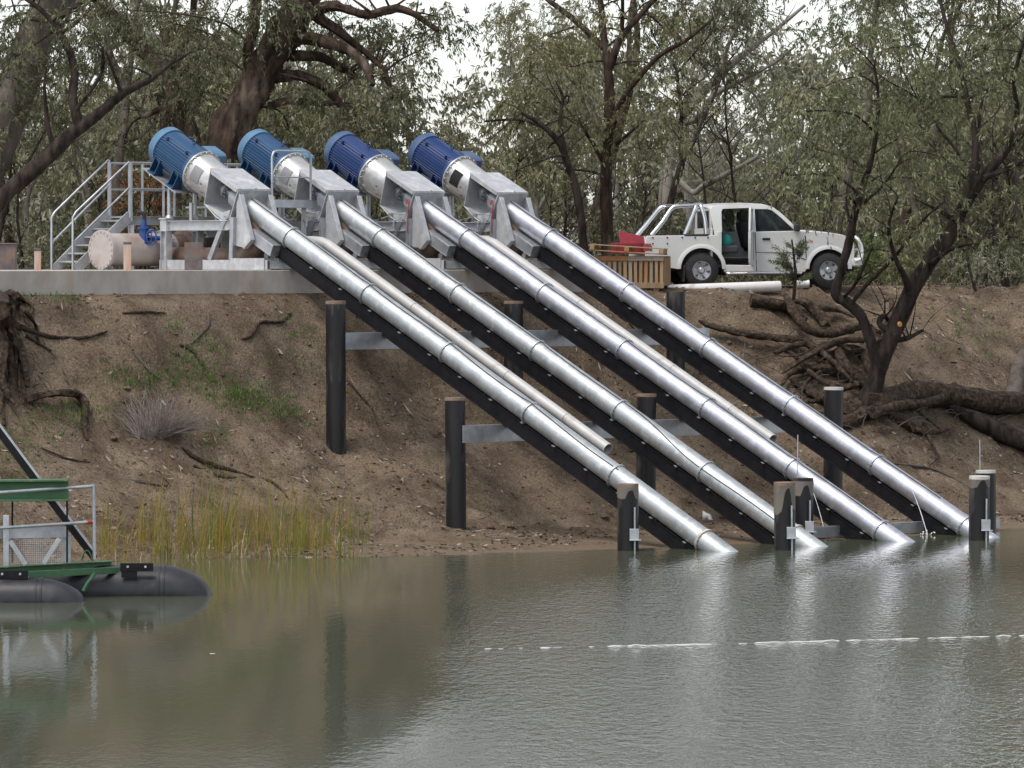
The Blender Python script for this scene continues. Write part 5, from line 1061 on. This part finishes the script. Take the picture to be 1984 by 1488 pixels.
mb = MB(); mb.beam(F(-38, 780, -21.6) + Vector((.02, 0, .03)), F(184, 1077, -21.6) + Vector((.02, 0, .03)), .064, .03); mb.build('brace_edge', M['galv'], fp)
M['hose'] = mat('green_hose', (.03, .10, .04), None, .6)
mb = MB(); rod(mb, [F(182, 1112, -22.0), F(176, 1122, -22.1), F(168, 1132, -22.15), F(161, 1146, -22.2)], .03, 4); mb.build('hose', M['hose'], fp); mb = MB(); rod(mb, [F(158, 1086, -22.1), F(163, 1071, -22.1), F(170, 1067, -22.1), F(176, 1076, -22.1), F(178, 1086, -22.1)], .012, 4); mb.build('hose', M['hose'], fp)
# floating rope
M['rope'] = mat('white_float_rope', (.72, .72, .70), None, .6); mb = MB(); rr = random.Random(4)
def wline(px): return interp(px, [-40, 190, 500, 880, 1400, 2030], [1272, 1270, 1265, 1258, 1247.5, 1230])
root = empty('float_rope', W(1500, wline(1500), CAMZ * FPX / (wline(1500) - HOR) - CAMD), 'thin white floating rope stretched across the river', 'rope'); root.location.z = 0; O4 = root.location
pts = []; px = 150.0
while px < 2010:
    d = CAMZ * FPX / (wline(px) - HOR); z = -.016 + .018 * sstep(700, 1300, px) + .020 * noise.noise(Vector((px * .045, 1, 0))) + .012 * noise.noise(Vector((px * .011, 7, 0)))
    pts.append(Vector(((px - 992) / FPX * d, d - CAMD, z - .006)) - O4); px += 7
mb.tube(pts, .0095, 8); mb.build('line', M['rope'], root)
# leaking jets
M['jet'] = mat('white_water_jet', (.75, .77, .78), None, .15)
for (ax_, ay), (bx, by), v, lb in (((1571, 940), (1601, 1030), SPC * 2 - .22, 'thin jet of water leaking from the third pipe'), ((1768, 952), (1797, 1046), SPC * 3 - .22, 'thin jet of water leaking from the farthest pipe')):
    u = U_at(ax_, v); a = UV(u, v, Z_at(ay, u, v)); b_ = UV(U_at(bx, v - .1), v - .1, 0); b_.z = max(0, ground_z(*toUV(b_.x, b_.y))) ; mb = MB(); r2 = random.Random(2)
    pts = [a + (b_ - a) * s + Vector((0, 0, .22 * (s - s * s))) for s in [i / 22 for i in range(23)]]; mb.tube(pts, [.004 + .006 * i / 22 for i in range(23)], 6, .5, r2)
    for i in range(14): q = b_ + Vector((r2.uniform(-.14, .14), r2.uniform(-.12, .12), r2.uniform(0, .07))); mb.lathe(q, (0, 0, 1), [(0, .004), (.012, .012), (.024, .004)], 6)
    tag(mb.build('water_jet', M['jet']), lb, 'water jet')
# scrap of white plastic
p = ground_hit(1371, 1012); mb = MB(); mb.add([(-.11, 0, .0), (-.10, .02, .2), (-.02, -.03, .15), (.06, .02, .12), (.09, -.02, .03), (.12, 0, 0), (.02, -.03, .015)], [(0, 1, 2, 6), (6, 2, 3, 4), (6, 4, 5)])
sm_ = mb.build('plastic_scrap', M['pvc'], loc=p + Vector((0, -.05, .02))); sm_.modifiers.new('thick', 'SOLIDIFY').thickness = .006; tag(sm_, 'scrap of white plastic lying on the mud between the two nearest pipes', 'litter')
# ================================================================ roots, logs, sticks, reeds, grass and litter on the bank
rk = random.Random(31)
def ground_path(pts, lift):
    out = []
    for i, q in enumerate(pts):
        g_ = ground_hit(q[0], q[1]); k = lift[i] if hasattr(lift, '__len__') else lift; out.append(g_ + Vector((0, -k * .85, k * .6)))
    return out
def log(name, label, cat, pts, lift=.08, m='root', n=12, jit=.25, seed=0, group=None, flute=.08):
    rng = random.Random(seed + len(pts)); P = ground_path(pts, lift); O = P[0].copy(); sp = smooth_path([p - O for p in P], 6); kk = (lambda i, n_: 1.0) if cat != 'stick' else (lambda i, n_: .30 if i == n_ - 1 else (.6 if i == 0 else .8)); rr = lerp_list([kk(pts.index(q), len(pts)) * q[2] * (p.y + CAMD) / FPX for q, p in zip(pts, P)], 6)
    mb = MB(); mb.tube(sp, rr, n, jit, rng, flute=flute); o = mb.build(name, M[m], loc=O, ang=60); return tag(o, label, cat, group)
# root tangle of the leaning tree
stump = empty('root_tangle', ground_hit(1690, 790), 'gnarled root tangle spreading from the foot of the leaning tree', 'roots'); OS = stump.location
def root_part(pts, lift, seed):
    rng = random.Random(seed); P = [p - OS for p in ground_path(pts, lift)]; rr = lerp_list([(.35 if q is pts[-1] else .82) * q[2] * (p.y + OS.y + CAMD) / FPX for q, p in zip(pts, P)], 6); mb = MB(); mb.tube(smooth_path(P, 6), rr, 14, .42, rng, flute=.16); mb.build('root', M['root'], stump, ang=60)
RP = [([(1700, 770, 22), (1660, 800, 20), (1620, 790, 16), (1570, 770, 12), (1530, 745, 8)], .1), ([(1690, 760, 18), (1650, 740, 16), (1600, 725, 12), (1540, 735, 8), (1510, 760, 5)], .16),
      ([(1690, 740, 14), (1672, 700, 14), (1640, 690, 12), (1600, 702, 11), (1560, 680, 10), (1500, 668, 9), (1440, 660, 8), (1380, 652, 7), (1352, 640, 5)], .22), ([(1702, 690, 12), (1680, 660, 9), (1640, 664, 10), (1590, 670, 10), (1555, 655, 10), (1530, 615, 10), (1519, 595, 9)], .42),
      ([(1690, 770, 16), (1655, 745, 12), (1632, 720, 12), (1624, 700, 12), (1640, 735, 12)], .3), ([(1690, 800, 16), (1640, 830, 14), (1600, 815, 10), (1565, 800, 7)], .1), ([(1670, 690, 7), (1620, 688, 8), (1560, 720, 7), (1514, 752, 5)], .45),
      ([(1600, 650, 12), (1590, 625, 12), (1560, 600, 11), (1535, 596, 8)], .2), ([(1580, 610, 8), (1620, 612, 6), (1655, 626, 4)], .16), ([(1710, 800, 14), (1760, 830, 11), (1800, 845, 8), (1840, 840, 5)], .1), ([(1660, 760, 9), (1620, 770, 8), (1570, 745, 6), (1530, 700, 5), (1480, 690, 4)], .3),
      ([(1500, 705, 5), (1540, 688, 7), (1570, 690, 7), (1610, 720, 7), (1650, 760, 8)], .34), ([(1700, 780, 12), (1720, 800, 10), (1750, 790, 6), (1790, 815, 3), (1830, 850, 2)], .14), ([(1790, 830, 5), (1802, 860, 4), (1815, 890, 3), (1800, 910, 2)], .1),
      ([(1645, 700, 5), (1600, 690, 4), (1550, 710, 3), (1500, 718, 2)], .4), ([(1600, 780, 6), (1560, 790, 5), (1520, 780, 3)], .12), ([(1590, 740, 5), (1560, 760, 4), (1548, 790, 3)], .2), ([(1700, 676, 7), (1722, 640, 6), (1724, 618, 6), (1712, 614, 4)], .5)]
for i, (p, l) in enumerate(RP): root_part(p, l, 200 + i)
log('fallen_log', 'thick dark fallen log lying across the bank at the right edge', 'log', [(1690, 800, 26), (1760, 782, 26), (1840, 785, 24), (1920, 798, 22), (2000, 792, 20), (2080, 790, 18)], [.25, .3, .3, .3, .25, .2], 'root', 16, seed=1)
log('fallen_log', 'dark log sloping down the bank below the thick fallen log', 'log', [(1838, 802, 5), (1890, 825, 17), (1940, 850, 19), (1990, 872, 17), (2060, 905, 15)], .2, 'bark_dark', 14, seed=2)
log('fallen_branch', 'pale forked branch lying beneath the thick fallen log', 'branch', [(1690, 825, 11), (1740, 812, 10), (1790, 806, 9), (1830, 795, 9), (1846, 772, 6)], .45, 'root', 10, seed=3)
log('cut_log', 'short sawn log end lying below the white pipe on the bank edge', 'log', [(1454, 590, 13), (1490, 597, 12), (1525, 606, 10), (1560, 630, 8)], .14, 'root', 14, seed=4)
log('tree_stump', 'broken grey stump rising at the right edge above the fallen log', 'stump', [(1956, 790, 20), (1966, 755, 17), (1972, 720, 16), (1984, 690, 13)], [.1, .1, .05, .0], 'bark_grey', 14, seed=5)
log('bent_root', 'dark root bridging over grass on the left bank', 'root', [(52, 782, 5), (75, 778, 7), (110, 780, 6), (135, 775, 8), (156, 782, 8), (167, 806, 7), (163, 830, 6), (168, 856, 3)], [.02, .14, .2, .22, .2, .14, .06, .0], 'root', 14, jit=.5, seed=6, flute=.16)
lt = empty('root_mass', ground_hit(20, 600), 'thick hanging roots of a tree at the left edge of the bank', 'roots'); OL = lt.location
RL = [([(-20, 552, 22), (4, 590, 15), (12, 640, 12), (32, 680, 10), (48, 725, 8), (54, 758, 4)], .12), ([(-18, 590, 14), (-2, 650, 12), (8, 690, 10), (4, 740, 9), (16, 780, 6), (30, 795, 3)], .18), ([(-12, 560, 10), (20, 570, 7), (46, 588, 5), (62, 602, 3), (60, 625, 2)], .06), ([(8, 636, 7), (50, 650, 5), (100, 657, 4), (160, 660, 3), (208, 650, 2)], .04),
      ([(10, 580, 7), (26, 606, 6), (24, 640, 5), (36, 672, 4), (30, 720, 3)], .1), ([(0, 610, 8), (14, 660, 7), (22, 720, 6), (12, 770, 4)], .05), ([(20, 640, 5), (40, 690, 4), (36, 740, 3), (46, 790, 2)], .04), ([(6, 560, 6), (40, 600, 4), (70, 640, 3), (74, 680, 2)], .03), ([(50, 652, 4), (70, 672, 3), (100, 690, 2)], .02), ([(-4, 700, 7), (10, 740, 6), (2, 790, 5), (10, 830, 3)], .06)]
for i, (pts, l) in enumerate(RL):
    rng = random.Random(300 + i); P = [p - OL for p in ground_path(pts, l)]; mb = MB(); mb.tube(smooth_path(P, 7), lerp_list([q[2] * (p.y + OL.y + CAMD) / FPX for q, p in zip(pts, P)], 7), 12, .5, rng, flute=.15); mb.build('root', M['root'], lt, ang=60)
mb = MB(); rng = random.Random(320)
for i in range(90):
    a = ground_hit(rng.uniform(0, 80), rng.uniform(560, 800)) + Vector((0, -.06, .03)) - OL; L_ = rng.uniform(.2, .6); wood_twig(mb, a, a + Vector((rng.uniform(-.25, .35), -.1, -L_ * .7)), rng.uniform(.004, .012), .002, rng, 5, .2)
mb.build('root_hairs', M['root'], lt)['kind'] = 'stuff'
sticks = [([(402, 605, 3), (404, 630, 4), (392, 650, 4), (370, 668, 3)], 'pale forked stick upright on the bank under the pad'), ([(565, 615, 3), (545, 632, 4), (505, 632, 4), (488, 650, 4), (468, 668, 4)], 'pale crooked root on the bank under the pad'), ([(238, 612, 3), (280, 610, 4), (322, 616, 3)], 'short grey stick high on the bank under the pad'),
          ([(258, 688, 5), (290, 720, 4), (310, 745, 3)], 'dark straight stick pointing down the bank above the grass'), ([(352, 870, 4), (380, 888, 6), (430, 908, 5), (495, 928, 4)], 'long grey branch lying below the dry bush'), ([(375, 905, 4), (430, 930, 5), (520, 935, 4), (560, 970, 3)], 'curved dark branch behind the reeds'),
          ([(225, 930, 5), (270, 935, 6), (312, 942, 4)], 'grey branch half buried behind the handrail of the floating platform'), ([(672, 738, 2), (705, 775, 3), (722, 800, 2), (732, 830, 2)], 'thin pale stick leaning down the bank beside the highest pile'), ([(348, 672, 5), (372, 690, 5), (398, 720, 4)], 'dark broken branch among grass tufts'),
          ([(1730, 905, 3), (1800, 912, 4), (1850, 930, 4), (1900, 960, 3)], 'thin root crossing the mud at right below the fallen logs'), ([(80, 870, 2), (130, 890, 3), (175, 898, 2)], 'thin dark twig lying low on the left bank'), ([(1740, 1020, 3), (1780, 1024, 3), (1850, 1032, 2)], 'driftwood stick at the waterline behind the far pile'),
          ([(1900, 830, 3), (1940, 815, 4), (1984, 800, 3)], 'thin dry branch leaning on the fallen logs'), ([(905, 1040, 2), (950, 1026, 3), (1020, 1022, 2)], 'dry twig on the mud beside the tall lone pile'), ([(1180, 600, 3), (1230, 640, 3), (1260, 690, 2)], 'dark twig on the bank between the far pipes')]
for i, (p, lb) in enumerate(sticks): log('stick', lb, 'stick', p, .015, 'root' if i % 3 else 'bark_grey', 9, .45, 50 + i, flute=0.1)
# dry brush
db = empty('dry_bush', ground_hit(300, 850), 'leafless grey dry bush lying on the left bank', 'bush'); mb = MB(); OB = db.location
for i in range(420):
    a = rk.uniform(-1, 1); px = 300 + 95 * a; py = 858 - rk.uniform(0, 25); b0 = ground_hit(300 + 40 * a, 852) - OB; e = W(300 + 118 * a + rk.uniform(-30, 30), 845 - rk.uniform(8, 105) * (1 - .7 * a * a), OB.y + .2 + rk.uniform(-.5, .5)) - OB
    wood_twig(mb, b0, e, rk.uniform(.004, .008), .002, rk, 4, .16)
mb.build('twigs', mat('dead_twig', (.14, .115, .105), (.24, .205, .19), .9, 0, 12), db)
# sapling by the white pipe
sp_ = empty('young_sapling', on_ground(W(1534, 560, 7.4).x, 7.4), 'feathery young sapling with dark stem growing before the ute', 'sapling'); O5 = sp_.location
mb = MB(); q = lambda px, py, dy=0: W(px, py, 7.4 + dy) - O5; mb.tube(smooth_path([(0, 0, -.1), q(1541, 540), q(1539, 505), q(1534, 464)], 5), [.045 - .0018 * i for i in range(16)], 7, .1, rk); g = np.random.default_rng(8); P = []; D = []
for i in range(26):
    a = Vector(q(1538 + rk.uniform(-3, 3), rk.uniform(482, 556))); e = a + Vector((rk.uniform(-.42, .30), rk.uniform(-.3, .3), rk.uniform(.0, .25))); wood_twig(mb, a, e, .008, .003, rk)
    for k in range(7): P.append(a.lerp(e, rk.uniform(.2, 1))); D.append((e - a).normalized())
mb.build('stem', M['bark_dark'], sp_); V, t = leaf_arrays(np.array(P), np.array(D), np.full(len(P), .16), g, 22, .06, .0065, .1, .0, .8); link('foliage', leaf_mesh('foliage', V, t), L_GREY, sp_)
# reeds at the water's edge
def blades(name, label, cat, roots, hmin, hmax, wd, leaf, lean, per, seed, kind='stuff', tilt=.0):
    g = np.random.default_rng(seed); V = []; T = []
    for (p, sc) in roots:
        tc = np.clip(g.normal(.5, .2), .05, .95); tl = g.normal(0, abs(tilt) * 3); tly = g.normal(0, abs(tilt) * 2)
        for k in range(per):
            b0 = np.array(p) + np.array([g.normal(0, .07), g.normal(0, .07), -.03]); h = g.uniform(hmin, hmax) * sc; a = g.uniform(0, 6.28); ln = abs(g.normal(0, lean)) * h; dx = np.array([math.cos(a) * ln + (tilt + tl) * h, math.sin(a) * ln + tly * h, 0]); ww = np.array([math.cos(a + 1.57), math.sin(a + 1.57) * .5, 0]) * wd * g.uniform(.6, 1.3); up = np.array([0, 0, h])
            m1 = b0 + up * .5 + dx * .28; tip = b0 + up * g.uniform(.85, 1) + dx; tt = np.clip(tc + g.normal(0, .16), .02, .98)
            V += [b0 - ww, b0 + ww, m1 + ww * .8, m1 - ww * .8, m1 - ww * .8, m1 + ww * .8, tip + ww * .15, tip - ww * .15]; T += [tt, tt]
    o = link(name, leaf_mesh(name, np.array(V), np.array(T)), leaf); return tag(o, label, cat, kind=kind)
L_REED = leaf_mat('reed_blade', [(.10, .15, .022), (.20, .21, .03), (.30, .22, .045), (.36, .21, .06), (.38, .29, .14)], .3)
L_GRASS = leaf_mat('grass_blade', [(.04, .10, .014), (.065, .15, .022), (.10, .19, .032), (.16, .21, .05)], .3)
L_STRAW = leaf_mat('straw_blade', [(.20, .15, .09), (.32, .25, .16), (.42, .35, .24)], .2)
def reed_roots(n, seed, dens):
    rng = random.Random(seed); out = []
    for i in range(n):
        px = rng.choice(dens) + rng.gauss(0, 12); py = rng.uniform(1040, 1094) - (0 if px < 600 else 4); out.append((ground_hit(px, py), rng.choice([.35, .5, .65, .8, 1.0, 1.12]) * (1.0 if 280 < px < 620 else .75)))
    return out
DX = [200, 225, 260, 240, 300, 330, 350, 355, 390, 420, 440, 460, 470, 480, 510, 530, 540, 560, 575, 580, 620, 645, 650, 690, 300, 200, 430, 410]
blades('reeds', 'tall green and tan reeds at the water edge on the left', 'reeds', reed_roots(240, 61, DX), .6, 1.85, .0065, L_REED, .16, 5, 62, tilt=.04)
blades('reed_litter', 'broken straw coloured reed stems at the water edge', 'reeds', reed_roots(120, 63, DX), .15, .55, .008, L_STRAW, .75, 5, 64)
def tuft_roots(spots, seed):
    rng = random.Random(seed); out = []
    for cx, cy, rx, ry, n in spots:
        for i in range(n): out.append((ground_hit(cx + rng.gauss(0, rx * .75), cy + rng.gauss(0, ry * .75)), rng.uniform(.6, 1.3)))
    return out
TS = [(450, 760, 60, 22, 150), (480, 780, 50, 18, 100), (370, 700, 45, 30, 80), (245, 735, 50, 20, 80), (300, 745, 40, 16, 50), (520, 800, 50, 12, 60), (370, 740, 50, 20, 60), (130, 800, 50, 22, 90), (110, 575, 30, 8, 40), (40, 575, 30, 10, 40), (400, 665, 40, 20, 30), (410, 845, 20, 20, 25), (1880, 650, 60, 40, 50), (1860, 620, 30, 15, 25), (560, 660, 50, 40, 40), (330, 640, 20, 10, 15), (60, 850, 60, 40, 50), (30, 900, 60, 30, 60), (620, 720, 40, 60, 30)]
blades('grass_tufts', 'short green grass tufts scattered over the left bank', 'grass', tuft_roots(TS, 65), .03, .12, .006, L_GRASS, .6, 10, 66)
# leaf and bark litter over the earth
g = np.random.default_rng(90); rng = random.Random(90); V = []; T = []
for i in range(22000):
    u = rng.uniform(-.05, 9.5); v = rng.uniform(-15.5, 21)
    if noise.noise(Vector((u * .5, v * .5, 9))) + .35 * noise.noise(Vector((u * 2, v * 2, 3))) < rng.uniform(-.5, .45): continue
    if v > 1 and v < 9 and u > 3 and rng.random() < .6: continue
    p = np.array(UV(u, v, ground_z(u, v) + .012)); a = rng.uniform(0, 6.28); ln = rng.uniform(.02, .075) * (1.8 if rng.random() < .08 else 1); w_ = ln * rng.uniform(.12, .3); sl_ = (ground_z(u + .06, v) - ground_z(u - .06, v)) / .12
    du = math.cos(a) * ln; dvv = math.sin(a) * ln; e = np.array(UV(du, dvv, du * sl_)) - np.array(UV(0, 0, 0)); f = np.array(UV(-math.sin(a) * w_, math.cos(a) * w_, -math.sin(a) * w_ * sl_ + rng.uniform(0, .02))) - np.array(UV(0, 0, 0)); zz = np.array([0, 0, rng.uniform(0, .03)])
    V += [p - e, p + f, p + e + zz, p - f]; T.append(min(max(rng.gauss(.5, .28), 0), 1))
L_LIT = leaf_mat('dead_leaf_litter', [(.045, .03, .022), (.11, .075, .05), (.21, .16, .12), (.40, .34, .29)], .1, .8)
tag(link('leaf_litter', leaf_mesh('leaf_litter', np.array(V), np.array(T)), L_LIT), 'dead leaves and bark chips scattered over the bank', 'leaf litter', kind='stuff')
# clods and small stones
mb = MB(); rng = random.Random(91)
for i in range(1500):
    u = rng.uniform(.2, 8.5); v = rng.uniform(-15, 20); s = rng.uniform(.015, .05) * (2 if rng.random() < .05 else 1); p = UV(u, v, ground_z(u, v)); n = 6; rs = []
    for zz, k in ((-.4, .7), (.2, 1), (.7, .45)): rs.append([p + Vector((math.cos(6.283 * j / n + i) * s * k * rng.uniform(.7, 1.2), math.sin(6.283 * j / n + i) * s * k * rng.uniform(.7, 1.2), s * zz)) for j in range(n)])
    mb.rings(rs)
tag(mb.build('earth_clods', M['earth'], ang=60), 'small clods of earth scattered over the bank', 'clods', kind='stuff')
# fine dead twigs caught in the root tangle
mb = MB(); rng = random.Random(95)
for i in range(150):
    px = rng.uniform(1430, 1850); py = rng.uniform(640, 850) if px < 1700 else rng.uniform(800, 880); a = ground_hit(px, py) + Vector((0, -.1, rng.uniform(.0, .25))); an = rng.uniform(0, 6.28); L_ = rng.uniform(.25, .9); wood_twig(mb, a - OS, a - OS + Vector((math.cos(an) * L_, -.15, math.sin(an) * L_ * .6)), rng.uniform(.006, .018), .003, rng, 5, .18)
mb.build('dead_twigs', M['bark_grey'], stump)['kind'] = 'stuff'
